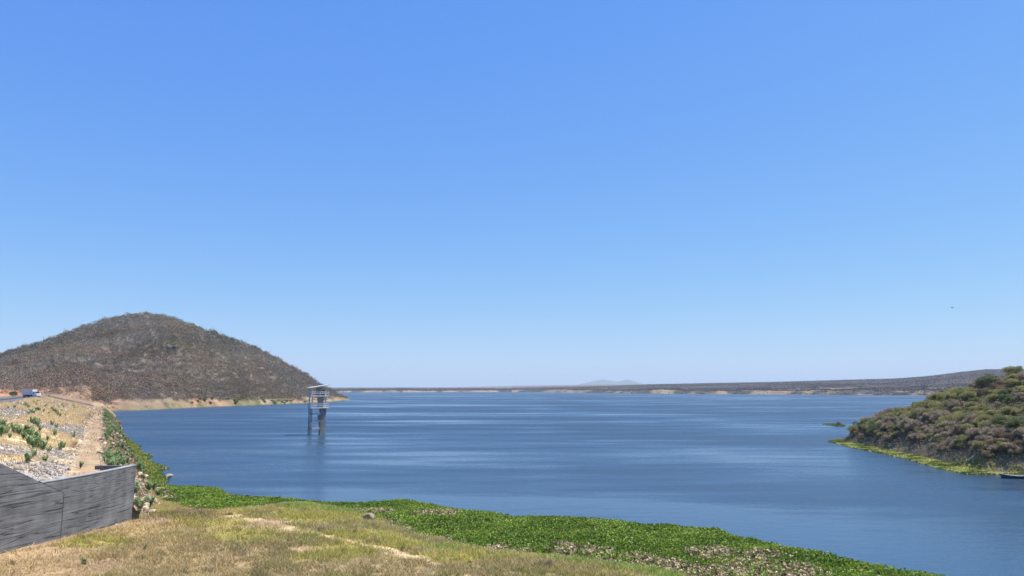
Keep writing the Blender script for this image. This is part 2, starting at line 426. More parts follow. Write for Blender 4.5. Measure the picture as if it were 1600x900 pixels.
# ------------------------------------------------------------------ far shores
def far_land(name, rows, nu, nv, bank, scrub_n, scrub_R, seed, bankw=1.0, label=None, rough=6.0, tint=(0.105, 0.086, 0.080)):
    """rows: t, shore point, ridge point; a low bluff at the water and then rising ground"""
    T0 = np.array([r[0] for r in rows], float); S = np.array([r[1] for r in rows]); R_ = np.array([r[2] for r in rows])
    def pt(t, v):
        s = np.stack([np.interp(t, T0, S[:, i]) for i in range(3)], -1)
        r = np.stack([np.interp(t, T0, R_[:, i]) for i in range(3)], -1)
        xy = s[..., :2] + (r[..., :2] - s[..., :2]) * v[..., None]
        xy = xy + ((fbm(t / 45.0, t * 0 + seed, seed) - 0.5) * 160 * (1 - np.clip(v, 0, 1)))[..., None] * np.array([0.1, 1.0])
        vv = np.clip(v, 0, 1); hh = r[..., 2] - s[..., 2]
        b = np.minimum(bank, hh * 0.6) * (0.5 + fbm(t / 30, t * 0 + 3, seed + 5))
        z = s[..., 2] + b * sstep(0, 0.05, vv) + (hh - b) * vv ** 1.15
        z = z + rough * 4 * vv * (1 - vv) * (fbm(xy[..., 0] / 220, xy[..., 1] / 260, seed + 7) - 0.5) * 2
        z = z - np.maximum(v - 1, 0) * hh * 0.8
        return np.concatenate([xy, z[..., None]], -1)
    ts = np.linspace(T0[0], T0[-1], nu); vs = np.concatenate([np.linspace(0, 0.08, 12), np.linspace(0.1, 1, nv), [1.2, 1.6]])
    T, Vv = np.meshgrid(ts, vs); P = pt(T, Vv).reshape(-1, 3); v = Vv.ravel(); t = T.ravel()
    n1 = fbm(P[:, 0] / 38, P[:, 1] / 60, seed + 1); n2 = fbm(P[:, 0] / 150, P[:, 1] / 120, seed + 2)
    c = mix(np.array(tint) * 0.8, np.array(tint) * 1.05, n2)
    pale = mix((0.29, 0.225, 0.155), (0.24, 0.175, 0.115), n2) if seed == 51 else mix((0.31, 0.25, 0.185), (0.24, 0.175, 0.12), n2)
    bk = sstep(0.07, 0.045, v + 0.035 * (n1 - 0.5)) * sstep(0.46, 0.60, n1) * bankw
    c = mix(c, pale, bk)
    streak = sstep(0.64, 0.70, fbm(P[:, 0] / 160, P[:, 1] / 45, seed + 9)) * (v < 0.35) * 0.8 * bankw; c = mix(c, pale, streak)
    tag(obj(name, mesh(name, P, grid_faces(len(vs), len(ts)), M_hill, c, True)), kind='structure')
    if scrub_n:
        g = np.random.default_rng(seed); n = scrub_n
        t = g.uniform(T0[0], T0[-1], n); v = g.random(n) ** 1.4 * 1.02 + 0.006; P = pt(t, v)
        n1 = fbm(P[:, 0] / 38, P[:, 1] / 60, seed + 1); n3 = fbm(P[:, 0] / 160, P[:, 1] / 45, seed + 9)
        keep = ((v > 0.06 + 0.05 * (n1 - .5)) & ~((n3 > .66) & (v < .35))) | (n1 < 0.44) | (g.random(n) < .12); P = P[keep]; v = v[keep]; n = len(P)
        band = 1 - .35 * sstep(.02, .10, v) * sstep(.32, .22, v + .1 * (n3[keep] - .5))
        c = mix(np.array(tint) * .95, (0.10, 0.082, 0.07), g.random(n)) * band[:, None]; gr = g.random(n) < 0.07 + 0.35 * (v < 0.05)
        c[gr] = (0.12, 0.13, 0.065); c *= g.uniform(0.75, 1.25, (n, 1))
        Rr = g.uniform(0.6, 1.3, n) * scrub_R
        V, Fc, cc = scatter_clumps(P, Rr, 12, scrub_R * 0.65, c, seed, flat=0.5, jit=.1)
        tag(obj('scrub_woodland', mesh('scrub_woodland', V, Fc, M_scrub, cc)), label, 'scrub', kind='stuff')

R1 = [(px, at(px, py, -0.5), at_y(px, ry, D)) for px, py, ry, D in [
    (800, 612.7, 606.0, 4300), (840, 613.0, 605.0, 4200), (900, 613.8, 604.0, 3900), (960, 614.6, 602.5, 3600), (1020, 615.2, 600.5, 3400), (1100, 616, 598.8, 3200), (1200, 616.6, 597.0, 3000),
    (1300, 617.3, 594.2, 2800), (1400, 617.9, 591.5, 2600), (1450, 618.2, 587.8, 2500), (1500, 618.5, 581.5, 2400), (1540, 618.8, 577.2, 2350), (1580, 619, 577.0, 2300), (1640, 619.5, 577, 2250), (1900, 621, 571, 2100)]]
far_land('far_shore_hills', R1, 420, 50, 8.5, 60000, 1.6, 51, label='dark grey dry scrub on the long low hills across the lake at right')
R2 = [(px, at(px, py, -0.5), at_y(px, ry, 3500)) for px, py, ry in [
    (500, 613.4, 607.8), (530, 613.4, 606.9), (580, 613.2, 607.0), (640, 613.0, 607.2), (700, 612.7, 607.0), (760, 612.5, 606.8), (800, 612.4, 607.2), (830, 612.3, 608.5)]]
far_land('far_shore', R2, 200, 20, 6, 5000, 2.8, 77, label='thin band of dry scrub on the flat far shore right of the tower')
R3 = [(px, at_yz(px, 4700, 1.0), at_y(px, ry, 7200)) for px, ry in [
    (640, 606.4), (700, 605.2), (760, 604.0), (830, 602.4), (900, 601.4), (980, 600.4), (1050, 599.8), (1150, 600.5), (1300, 602)]]
far_land('far_plateau', R3, 120, 30, 4, 0, 5, 88, rough=4, tint=(0.17, 0.125, 0.10), bankw=0.0)
R5 = [(px, at_yz(px, 9000, 1.0), at_y(px, ry, 11500)) for px, ry in [(440, 605.6), (520, 605.2), (620, 604.9), (700, 605.0), (780, 604.8), (900, 604.5)]]
far_land('far_plain', R5, 60, 12, 2, 0, 5, 93, rough=2, tint=(0.10, 0.11, 0.11), bankw=0.0)

def far_mountain():
    T = np.linspace(868, 1030, 120); prof = np.interp(T, [868, 885, 905, 915, 925, 935, 943, 950, 958, 966, 972, 980, 990, 1000, 1012, 1030],
                                                        [606, 604, 600.5, 598.5, 595.8, 593.8, 593.0, 594.2, 595.8, 597, 594.8, 593.8, 596.2, 599, 602, 606])
    top = np.array([at_y(px, py, 15500) for px, py in zip(T, prof)])
    top[:, 2] += 14 * (fbm(T / 4, T * 0, 3) - 0.5)
    vs = np.linspace(0, 2, 25); V = []
    for v in vs:
        q = top.copy(); q[:, 1] += (v - 1) * 1500
        fall = 1 - abs(v - 1) ** 1.2; q[:, 2] = 1 + (top[:, 2] - 1) * fall * (1 + 0.35 * (fbm(T / 7, T * 0 + v * 3, 8) - .5) * (fall < .98)); V.append(q)
    V = np.concatenate(V); c = mix((0.12, 0.12, 0.10), (0.17, 0.15, 0.12), fbm(V[:, 0] / 200, V[:, 1] / 200, 4))
    tag(obj('far_mountain', mesh('far_mountain', V, grid_faces(len(vs), len(T)), M_hill, c, True)), kind='structure')
far_mountain()

# ------------------------------------------------------------------ dam embankment
DD = np.array([-0.482, 0.876]); DN = np.array([0.876, 0.482])     # along the dam, towards the water
TOE0 = np.array([-58.6, 121.2])
CREST, BERM = 10.7, 6.0
S_EDGE, S_B0, S_B1, S_TOE = -26.8, -9.3, -6.5, 0.0               # offsets from the toe line
def dam_ts(X, Y):
    dx, dy = X - TOE0[0], Y - TOE0[1]
    return dx * DD[0] + dy * DD[1], dx * DN[0] + dy * DN[1]
def dam_xy(t, s):
    return TOE0[0] + t * DD[0] + s * DN[0], TOE0[1] + t * DD[1] + s * DN[1]

WALL_TOP = [at(px, py, 7.3) for px, py in [(85, 751), (112, 746), (140, 741), (175, 735), (212, 726.5)]]
def smooth_wall():
    # gently curved plan of the wing wall, running on towards the camera
    ys = np.array([p[1] for p in WALL_TOP]); xs = np.array([p[0] for p in WALL_TOP])
    k = np.polyfit(ys, xs, 2)
    return k
WK = smooth_wall()
Y_END = WALL_TOP[-1][1]; Y_J = 57.6
def wall_x(Y):
    Y = np.asarray(Y, float)
    y0 = 57.0; s = 2 * WK[0] * y0 + WK[1]
    return np.where(Y > y0, np.polyval(WK, Y), np.polyval(WK, y0) + s * (Y - y0))

def dam_h(X, Y):
    t, s = dam_ts(X, Y)
    wob = 1.8 * (fbm(t / 13, t * 0, 61) - 0.5)
    s2 = s + wob
    z = np.interp(s2, [-230, S_EDGE - 12, S_EDGE - 7.5, S_EDGE - 7, S_EDGE, S_B0, S_B1, S_TOE, 4], [CREST + .5, CREST - .6, CREST, CREST, CREST, BERM + 0.3, BERM, 0.0, -2.4])
    amp = np.where(s2 < S_EDGE, 0.03, np.where((s2 > S_B0) & (s2 < S_B1), .08, 0.35))
    z = z + amp * (fbm(t / 2.2, s / 2.2, 62) - 0.5) + 0.25 * (s2 > S_B1) * (fbm(t / 1.1, s / 1.1, 63) - 0.5)
    # the fill behind the wing wall
    behind = (X < wall_x(Y) - 0.1)
    fill = np.where(X > wall_x(Y) - 3.5, (Y < Y_END - 0.1) * 1.0, sstep(Y_END + 6, Y_END - 2, Y))
    zf = 6.75 + 0.17 * np.maximum(0, -(X - wall_x(Y)) - 2) + np.maximum(0, (Y_J - 3 - Y)) * 0.33
    zf = np.minimum(zf, CREST + 0.2 * (s < S_EDGE))
    z = np.where(behind & (Y < Y_END + 6), z * (1 - fill) + np.minimum(np.maximum(z, zf), 10.2) * fill, z)
    front = X > wall_x(np.minimum(Y, Y_END)) - 0.15
    z = np.where(front, np.minimum(z, 2.3 + (Y - (Y_END - 1.0)) * 0.75), z)
    cut = front & (Y < Y_END + 0.2)
    return np.where(cut, -2.0, z)

# ------------------------------------------------------------------ near ground
INNER = [at(px, py, 0.1)[:2] for px, py in [(225, 752), (243, 770), (262, 785), (300, 797), (340, 806), (390, 800), (430, 794), (480, 791), (540, 797), (590, 809), (620, 823), (650, 832), (700, 847), (760, 862), (850, 871), (950, 882), (1060, 898), (1150, 925), (1300, 990)]]
INNER = [np.array([-75, 140.0])] + INNER + [np.array([60, 20.0])]
LANDP = INNER + [np.array([60, -60]), np.array([-160, -60]), np.array([-160, 140])]
def land_h(X, Y):
    X = np.asarray(X, float); Y = np.asarray(Y, float)
    d = seg_dist(X, Y, INNER); ins = in_poly(X, Y, LANDP)
    z_in = 0.06 + 3.25 * (1 - np.exp(-d / 11.5)) + 0.22 * (fbm(X / 5, Y / 5, 71) - 0.5) * np.clip(d / 3, 0, 1) + 0.05 * (vnoise(X / .7, Y / .7, 72) - .5)
    return np.where(ins, z_in, np.maximum(0.06 - 0.3 * d, -2.6))

def near_h(X, Y): return np.maximum(land_h(X, Y), dam_h(X, Y))

PATH = [hit(px, py, land_h)[:2] for px, py in [(318, 792), (350, 801), (400, 814), (440, 823), (500, 835), (545, 846), (590, 856), (640, 869), (690, 886), (730, 897), (790, 925)]]
def blob(px, py, r): 
    q = hit(px, py, land_h); return (q[0], q[1], r)
G_VIV = [blob(*b) for b in [(960, 884, 3.4), (1010, 889, 3.2), (1060, 896, 2.2), (905, 878, 2.6), (870, 872, 2), (640, 822, 4), (690, 838, 3), (610, 812, 3), (470, 790, 3), (520, 797, 3.5), (1040, 899, 3), (700, 858, 2), (300, 790, 3)]]
G_YEL = [blob(*b) for b in [(530, 802, 4), (560, 806, 4), (480, 806, 4), (330, 806, 3.2), (345, 815, 3), (300, 812, 2.6), (540, 862, 3), (510, 868, 2.5), (135, 845, 2.2), (160, 850, 2), (640, 850, 3), (830, 870, 2.5), (330, 795, 2.5), (270, 800, 2.5), (590, 840, 3), (720, 870, 3), (380, 838, 3)]]
G_BRN = [blob(*b) for b in [(310, 862, 4), (380, 875, 4), (250, 880, 3.5), (450, 885, 5), (200, 862, 3), (880, 889, 3), (840, 885, 3), (420, 855, 3), (545, 815, 1.5), (740, 890, 3), (600, 893, 4)]]
G_BARE = [blob(*b) for b in [(20, 893, 5), (60, 880, 4), (90, 868, 3), (0, 880, 4), (30, 868, 2.5), (110, 893, 3), (480, 860, 1.5), (340, 793, 1.8), (420, 818, 2), (240, 815, 2.2), (1000, 898, .1)]]

def blobs(X, Y, B, wob):
    f = np.zeros(np.shape(X))
    for bx, by, r in B:
        d = np.hypot(X - bx, (Y - by) * 0.8) / r + wob
        f = np.maximum(f, sstep(1.15, 0.55, d))
    return f

STRAW, BROWN, OLIVE = np.array([0.47, 0.36, 0.165]), np.array([0.34, 0.26, 0.135]), np.array([0.27, 0.26, 0.08])
YELG, VIV, SAND, DIRT = np.array([0.40, 0.38, 0.075]), np.array([0.20, 0.31, 0.05]), np.array([0.58, 0.44, 0.26]), np.array([0.40, 0.27, 0.155])

def fg(X, Y):
    """albedo and grass density of the foreshore"""
    wob = 1.1 * (fbm(X / 2.5, Y / 2.5, 81) - 0.5)
    n = fbm(X / 6, Y / 6, 82); n2 = fbm(X / 2, Y / 2, 83)
    c = mix(mix(STRAW, OLIVE, sstep(0.36, 0.56, n)), BROWN, sstep(0.54, 0.72, n2) * .8)
    shore = seg_dist(X, Y, INNER)
    c = mix(c, OLIVE, sstep(20, 5, shore) * 0.75 * (X > -44)); c = mix(c, YELG, sstep(.5, .62, fbm(X / 4, Y / 4, 88)) * sstep(18, 6, shore) * .7)
    c = mix(c, np.array([.52, .44, .27]), sstep(.58, .68, fbm(X / 1.3, Y / 1.3, 89)) * .5)
    c = mix(c, np.array([.46, .30, .14]), sstep(-20, -32, X + 6 * (n2 - .5)) * sstep(.5, .65, fbm(X / 3, Y / 3, 93)) * .7)
    c = mix(c, STRAW * 1.08, sstep(-12, -28, X + 6 * (n - .5)) * sstep(.3, .6, n2) * .75)
    c = mix(c, BROWN, blobs(X, Y, G_BRN, wob) * 0.55)
    c = mix(c, YELG, blobs(X, Y, G_YEL, wob) * 0.75)
    c = mix(c, VIV, blobs(X, Y, G_VIV, wob) * 0.85)
    dens = 0.35 + 0.65 * sstep(0.3, 0.55, fbm(X / 3, Y / 3, 84))
    p = sstep(1.25, 0.25, seg_dist(X, Y, PATH) - 1.5 * sstep(76, 87, Y) + 4.2 * (fbm(X / 1.6, Y / 1.6, 85) - 0.47))
    b = blobs(X, Y, G_BARE, wob)
    td, sd2 = dam_ts(X, Y); bank = sstep(4.5, 2.0, sd2 + 2.5 * (n2 - .5)) * (td < -28) * sstep(64, 69, Y) * (X > wall_x(np.minimum(Y, Y_END)) - 1)
    c = mix(c, mix((0.30, 0.20, 0.11), OLIVE * .8, sstep(.45, .6, n2)), bank)
    foot = sstep(1.6, 0.3, np.abs(X - wall_x(Y) - .3) + wob) * (Y < Y_END + 2)
    b = np.maximum(b, foot)
    cg = mix(mix(c * 0.8, DIRT, 0.4), SAND, p * (.55 + .45 * n2)); cg = mix(cg, mix(DIRT, DIRT * 0.66, sstep(.3, .7, n2)), b); cg = mix(cg, mix((0.33, 0.21, 0.12), (0.24, 0.17, 0.10), n2), bank * .9)
    dens = dens * (1 - 0.93 * p) * (1 - 0.85 * b)
    return cg, c, dens

def build_ground():
    xs = np.arange(-64, 40, 0.33); ys = np.arange(36, 124, 0.4)
    X, Y = np.meshgrid(xs, ys); Z = land_h(X, Y)
    P = np.stack([X, Y, Z], -1).reshape(-1, 3)
    cg, _, _ = fg(P[:, 0], P[:, 1])
    mud = sstep(0.15, 0.0, P[:, 2]); cg = mix(cg, (0.10, 0.075, 0.05), mud)
    tag(obj('ground', mesh('ground', P, grid_faces(len(ys), len(xs)), M_ground, cg, True)), kind='structure')
    # grass blades
    g = np.random.default_rng(11); n = 1300000
    X = g.uniform(-58, 26, n); Y = 40 + 62 * g.random(n) ** 1.25
    ok = in_poly(X, Y, LANDP) & (np.abs(X) < Y * 0.72) & ((X > wall_x(Y) + 0.3) | (Y > Y_END + .1)) 
    X, Y = X[ok], Y[ok]
    _, c, dn = fg(X, Y); tf = vnoise(X / 0.45, Y / 0.45, 86)
    ok = (g.random(len(X)) < np.maximum(dn, .05) * sstep(0.12, 0.5, tf)) & (dam_h(X, Y) < land_h(X, Y)); X, Y, c = X[ok], Y[ok], c[ok]
    n = len(X); z = land_h(X, Y) - 0.02
    hgt = g.uniform(0.10, 0.38, n) * (0.6 + 0.9 * fbm(X / 4, Y / 4, 87)); ang = g.uniform(0, 6.283, n); lean = g.normal(0, 0.85, (n, 2)) * hgt[:, None]
    wd = g.uniform(0.014, 0.032, n) * (0.6 + Y / 110)
    dry = g.random(n) < 0.16; c = c.copy(); c[dry] = STRAW * 1.1; c *= g.uniform(0.65, 1.4, (n, 1))
    b = np.stack([X, Y, z], -1); e = np.stack([np.cos(ang) * wd, np.sin(ang) * wd, 0 * wd], -1)
    tip = b + np.concatenate([lean, hgt[:, None]], 1)
    V = np.stack([b - e, b + e, tip], 1).reshape(-1, 3)
    tag(obj('grass', mesh('grass', V, np.arange(3 * n).reshape(n, 3), M_grass, np.repeat(c, 3, 0))), 'dry straw and green grass on the foreshore below the wall', 'grass', kind='stuff')
build_ground()

def build_tufts():
    # taller separate tufts, seed heads and leaf litter over the short grass
    g = np.random.default_rng(13); n = 6500
    X = g.uniform(-50, 24, n); Y = 41 + 58 * g.random(n) ** 1.2
    _, c, dn = fg(X, Y); ok = in_poly(X, Y, LANDP) & ((X > wall_x(Y) + .7) | (Y > Y_END + .5)) & (g.random(n) < dn * sstep(.35, .6, fbm(X / 5, Y / 5, 141))) & (dam_h(X, Y) < land_h(X, Y)); X, Y, c = X[ok], Y[ok], c[ok]; n = len(X); k = 46
    pale = g.random(n) < .35; c = c.copy(); c[pale] = (0.55, 0.46, 0.28); dk = g.random(n) < .24; c[dk] = (0.12, 0.135, 0.055)
    r = g.uniform(.15, .5, n); hg = g.uniform(.25, .65, n)
    a = g.uniform(0, 6.283, (n, k)); q = np.sqrt(g.random((n, k))) * r[:, None]
    bx = X[:, None] + np.cos(a) * q; by = Y[:, None] + np.sin(a) * q; bz = land_h(X, Y)[:, None] - .04 + 0 * bx
    h = hg[:, None] * g.uniform(.5, 1.1, (n, k)) * (1 - .5 * q / r[:, None]); ln = .55 * h
    b = np.stack([bx, by, bz], -1).reshape(-1, 3); tip = b + np.stack([np.cos(a) * ln * q / r[:, None], np.sin(a) * ln * q / r[:, None], h], -1).reshape(-1, 3)
    w_ = g.uniform(.012, .026, n * k); an = g.uniform(0, 6.283, n * k); e = np.stack([np.cos(an) * w_, np.sin(an) * w_, 0 * w_], -1)
    V = np.stack([b - e, b + e, tip], 1).reshape(-1, 3); cc = np.repeat(c, k, 0) * g.uniform(.6, 1.35, (n * k, 1))
    tag(obj('grass_tufts', mesh('grass_tufts', V, np.arange(3 * n * k).reshape(-1, 3), M_grass, np.repeat(cc, 3, 0))), 'taller straw and green tufts standing out of the foreshore grass', 'grass', kind='stuff')
build_tufts()

# dam surface
def dam_col(X, Y):
    t, s = dam_ts(X, Y)
    n = fbm(t / 8, s / 4, 91); n2 = fbm(t / 2.5, s / 2.0, 92)
    yel = mix((0.68, 0.56, 0.33), (0.55, 0.42, 0.235), n2); grey = mix((0.30, 0.27, 0.25), (0.42, 0.38, 0.34), n2)
    c = mix(yel, grey, rocky(t, s))
    s = s + 1.8 * (fbm(t / 13, t * 0, 61) - 0.5)
    path = sstep(S_B0 - 0.8, S_B0 + 0.5, s + 2.0 * (n2 - .5)) * sstep(S_B1 + 0.8, S_B1 - 0.3, s + 1.6 * (n2 - .5))
    c = mix(c, mix(mix((0.36, 0.24, 0.14), (0.27, 0.19, 0.12), sstep(.35, .65, n2)), (0.42, 0.33, 0.19), sstep(.55, .7, fbm(t / 5, s / 1.2, 98)) * .6), path * .92)
    low = sstep(S_B1 - 0.2, S_B1 + 1.0, s)
    c = mix(c, mix((0.30, 0.205, 0.125), (0.19, 0.175, 0.08), sstep(.4, .6, n2)), low)
    road = sstep(S_EDGE + .5, S_EDGE - .2, s); c = mix(c, mix((0.42, 0.27, 0.17), (0.34, 0.29, 0.23), n2), road)
    c = mix(c, mix((0.30, 0.20, 0.13), (0.20, 0.15, 0.11), n2), sstep(205, 235, t + 6 * (n - .5)) * sstep(S_B0 + 1, S_B0 - 2, s))
    return c
def rocky(t, s):
    n = fbm(t / 10, s / 5, 95)
    r = sstep(0.49, 0.60, n) * .9
    r = np.maximum(r, sstep(-25, -45, t) * sstep(0.38, 0.52, fbm(t / 4, s / 3, 96)))          # rubble next to the wing wall
    r = np.maximum(r, sstep(40, 5, np.abs(t - 35)) * sstep(4, 1, np.abs(s + 22)) * .9)
    return r * (s < S_B0)

def build_dam():
    ts_ = np.concatenate([np.arange(-95, -20, 0.5), np.arange(-20, 60, 0.9), np.arange(60, 335, 2.2)])
    ss = np.concatenate([np.arange(-230, -60, 10.0), np.arange(-60, S_EDGE - 1, 1.0), np.arange(S_EDGE - 1, 4.1, 0.42)])
    T, S = np.meshgrid(ts_, ss); X, Y = dam_xy(T, S); Z = dam_h(X, Y)
    P = np.stack([X, Y, Z], -1).reshape(-1, 3); c = dam_col(P[:, 0], P[:, 1])
    tag(obj('embankment', mesh('embankment', P, grid_faces(len(ss), len(ts_)), M_dam, c, True)), kind='structure')
    # dry grass on the slope
    g = np.random.default_rng(12); n = 260000
    t = -95 + 330 * g.random(n) ** 1.7; s = g.uniform(S_EDGE + 0.2, 2.5, n)
    X, Y = dam_xy(t, s); z = dam_h(X, Y)
    c = dam_col(X, Y); dn = (1 - 0.6 * rocky(t, s)) * sstep(0.3, 0.5, fbm(t / 2, s / 2, 97)); pth = (s > S_B0 - .3) & (s < S_B1 + .3); dn = np.where(pth, dn * 0.10 * (fbm(t / 4, s / 2, 99) > .5), dn); dn = np.where(s > S_B1, np.maximum(dn, .5), dn)
    ok = (g.random(n) < dn) & (z > 0.3) & (X < np.where(Y < Y_END, wall_x(Y) - 0.6, 1e9)); X, Y, z, c, t = X[ok], Y[ok], z[ok], c[ok], t[ok]; n = len(X)
    far = 1 + np.clip(t + 40, 0, 200) / 90
    hgt = g.uniform(0.15, 0.45, n) * far ** .4; ang = g.uniform(0, 6.283, n); wd = g.uniform(0.02, 0.045, n) * far
    lean = g.normal(0, 0.5, (n, 2)) * hgt[:, None]
    b = np.stack([X, Y, z - 0.03], -1); e = np.stack([np.cos(ang) * wd, np.sin(ang) * wd, 0 * wd], -1)
    c = c * np.array([1.05, 1.0, 0.95]) * g.uniform(0.75, 1.25, (n, 1))
    V = np.stack([b - e, b + e, b + np.concatenate([lean, hgt[:, None]], 1)], 1).reshape(-1, 3)
    tag(obj('dry_grass', mesh('dry_grass', V, np.arange(3 * n).reshape(n, 3), M_grass, np.repeat(c, 3, 0))), 'yellow dried grass on the dam slope', 'grass', kind='stuff')
build_dam()

# crest road with low concrete kerb wall
def build_road():
    m_as = plain_mat('asphalt', (0.055, 0.055, 0.058), 0.95, nscale=3, spec=0.08)
    V = []; n = 60
    tt = np.linspace(-95, 262, n)
    for t in tt:
        for s in (S_EDGE - 6.4, S_EDGE - 0.5):
            x, y = dam_xy(t, s); V.append((x, y, CREST + 0.07))
    tag(obj('road', mesh('road', V, [(2 * i, 2 * i + 1, 2 * i + 3, 2 * i + 2) for i in range(n - 1)], m_as)), kind='structure')
    m_pl = plain_mat('road_paint', (0.75, 0.75, 0.72), 0.7, nscale=4)
    V = []
    for t in tt:
        for s in (S_EDGE - 1.45, S_EDGE - 1.0):
            x, y = dam_xy(t, s); V.append((x, y, CREST + 0.085))
    tag(obj('road_marking', mesh('road_marking', V, [(2 * i, 2 * i + 1, 2 * i + 3, 2 * i + 2) for i in range(n - 1)], m_pl)), kind='structure')
    m_k = plain_mat('kerb_concrete', (0.20, 0.20, 0.20), 0.85, nscale=2, bump=0.3)
    for s0, lab in ((S_EDGE - 0.25, 'low grey concrete kerb wall along the lake edge of the dam road'), (S_EDGE - 7.0, 'low grey concrete kerb wall along the far edge of the dam road')):
        mb = MB()
        for t in np.arange(-94, 255, 5.0):
            P = []
            for s, z in ((s0 - .14, CREST - .5), (s0 + .14, CREST - .5), (s0 + .12, CREST + .55), (s0 - .12, CREST + .55)):
                for q in (t, t + 4.93):
                    x, y = dam_xy(q, s); P.append((x, y, z))
            mb.add(P, [(0, 2, 3, 1), (2, 4, 5, 3), (4, 6, 7, 5), (6, 0, 1, 7), (0, 6, 4, 2), (1, 3, 5, 7)])
        tag(obj('kerb_wall', mb.mesh('kerb_wall', m_k)), lab, 'kerb wall')
build_road()

# ------------------------------------------------------------------ concrete wing wall
def concrete_wall_mat():
    m, t, p = nmat('board_marked_concrete'); L = t.links
    fine = pos_noise(t, 1.0, 6, (0.8, 0.35, 7.0), 0.7); blot = pos_noise(t, 0.55, 5, (1, 1, 1.6)); line = pos_noise(t, 1.0, 2, (0.12, 0.10, 2.6), 0.5)
    r1 = N(t, 'ShaderNodeValToRGB'); e = r1.color_ramp.elements
    e[0].position = 0.30; e[0].color = (0.12, 0.121, 0.122, 1); e[1].position = 0.72; e[1].color = (0.195, 0.196, 0.198, 1)
    L.new(fine.outputs['Fac'], r1.inputs[0])
    r2 = N(t, 'ShaderNodeMapRange'); r2.inputs['From Min'].default_value = 0.3; r2.inputs['From Max'].default_value = 0.7; r2.inputs['To Min'].default_value = 0.72; r2.inputs['To Max'].default_value = 1.35
    L.new(blot.outputs['Fac'], r2.inputs['Value'])
    # dark pour lines where the noise crosses a level
    a = N(t, 'ShaderNodeMath'); a.operation = 'SUBTRACT'; a.inputs[1].default_value = 0.5; L.new(line.outputs['Fac'], a.inputs[0])
    b = N(t, 'ShaderNodeMath'); b.operation = 'ABSOLUTE'; L.new(a.outputs[0], b.inputs[0])
    c = N(t, 'ShaderNodeMapRange'); c.inputs['From Max'].default_value = 0.02; c.inputs['To Min'].default_value = 0.35; L.new(b.outputs[0], c.inputs['Value'])
    run = pos_noise(t, 1.0, 4, (1.5, 1.1, .10), .6); rr = N(t, 'ShaderNodeMapRange'); rr.inputs['From Min'].default_value = .32; rr.inputs['From Max'].default_value = .62; rr.inputs['To Min'].default_value = .86; rr.inputs['To Max'].default_value = 1.05
    L.new(run.outputs['Fac'], rr.inputs['Value']); m0 = N(t, 'ShaderNodeMath'); m0.operation = 'MULTIPLY'; L.new(r2.outputs[0], m0.inputs[0]); L.new(rr.outputs[0], m0.inputs[1])
    mu = N(t, 'ShaderNodeMath'); mu.operation = 'MULTIPLY'; L.new(m0.outputs[0], mu.inputs[0]); L.new(c.outputs[0], mu.inputs[1])
    v = N(t, 'ShaderNodeVectorMath'); v.operation = 'SCALE'; L.new(r1.outputs[0], v.inputs[0]); L.new(mu.outputs[0], v.inputs['Scale'])
    L.new(v.outputs[0], p.inputs['Base Color']); p.inputs['Roughness'].default_value = 0.9; p.inputs['Specular IOR Level'].default_value = 0.2
    ad = N(t, 'ShaderNodeMath'); ad.operation = 'MULTIPLY_ADD'; ad.inputs[1].default_value = 0.6; L.new(c.outputs[0], ad.inputs[0]); L.new(fine.outputs['Fac'], ad.inputs[2])
    bn = N(t, 'ShaderNodeBump', Strength=0.8, Distance=0.05); L.new(ad.outputs[0], bn.inputs['Height']); L.new(bn.outputs[0], p.inputs['Normal'])
    return m
M_conc = concrete_wall_mat()
M_cap = plain_mat('pale_concrete', (0.30, 0.30, 0.29), 0.85, nscale=1.5, bump=0.3)

def plane_hit_z(px, py):
    # height where the picture point meets the (vertical) wall face nearest the camera
    d = ray(px, py); d = d / d[1]
    Y = np.linspace(35, 75, 4000); k = np.argmin(np.abs(d[0] * Y - (wall_x(Y) + 0.12)))
    return Y[k], H + d[2] * Y[k]

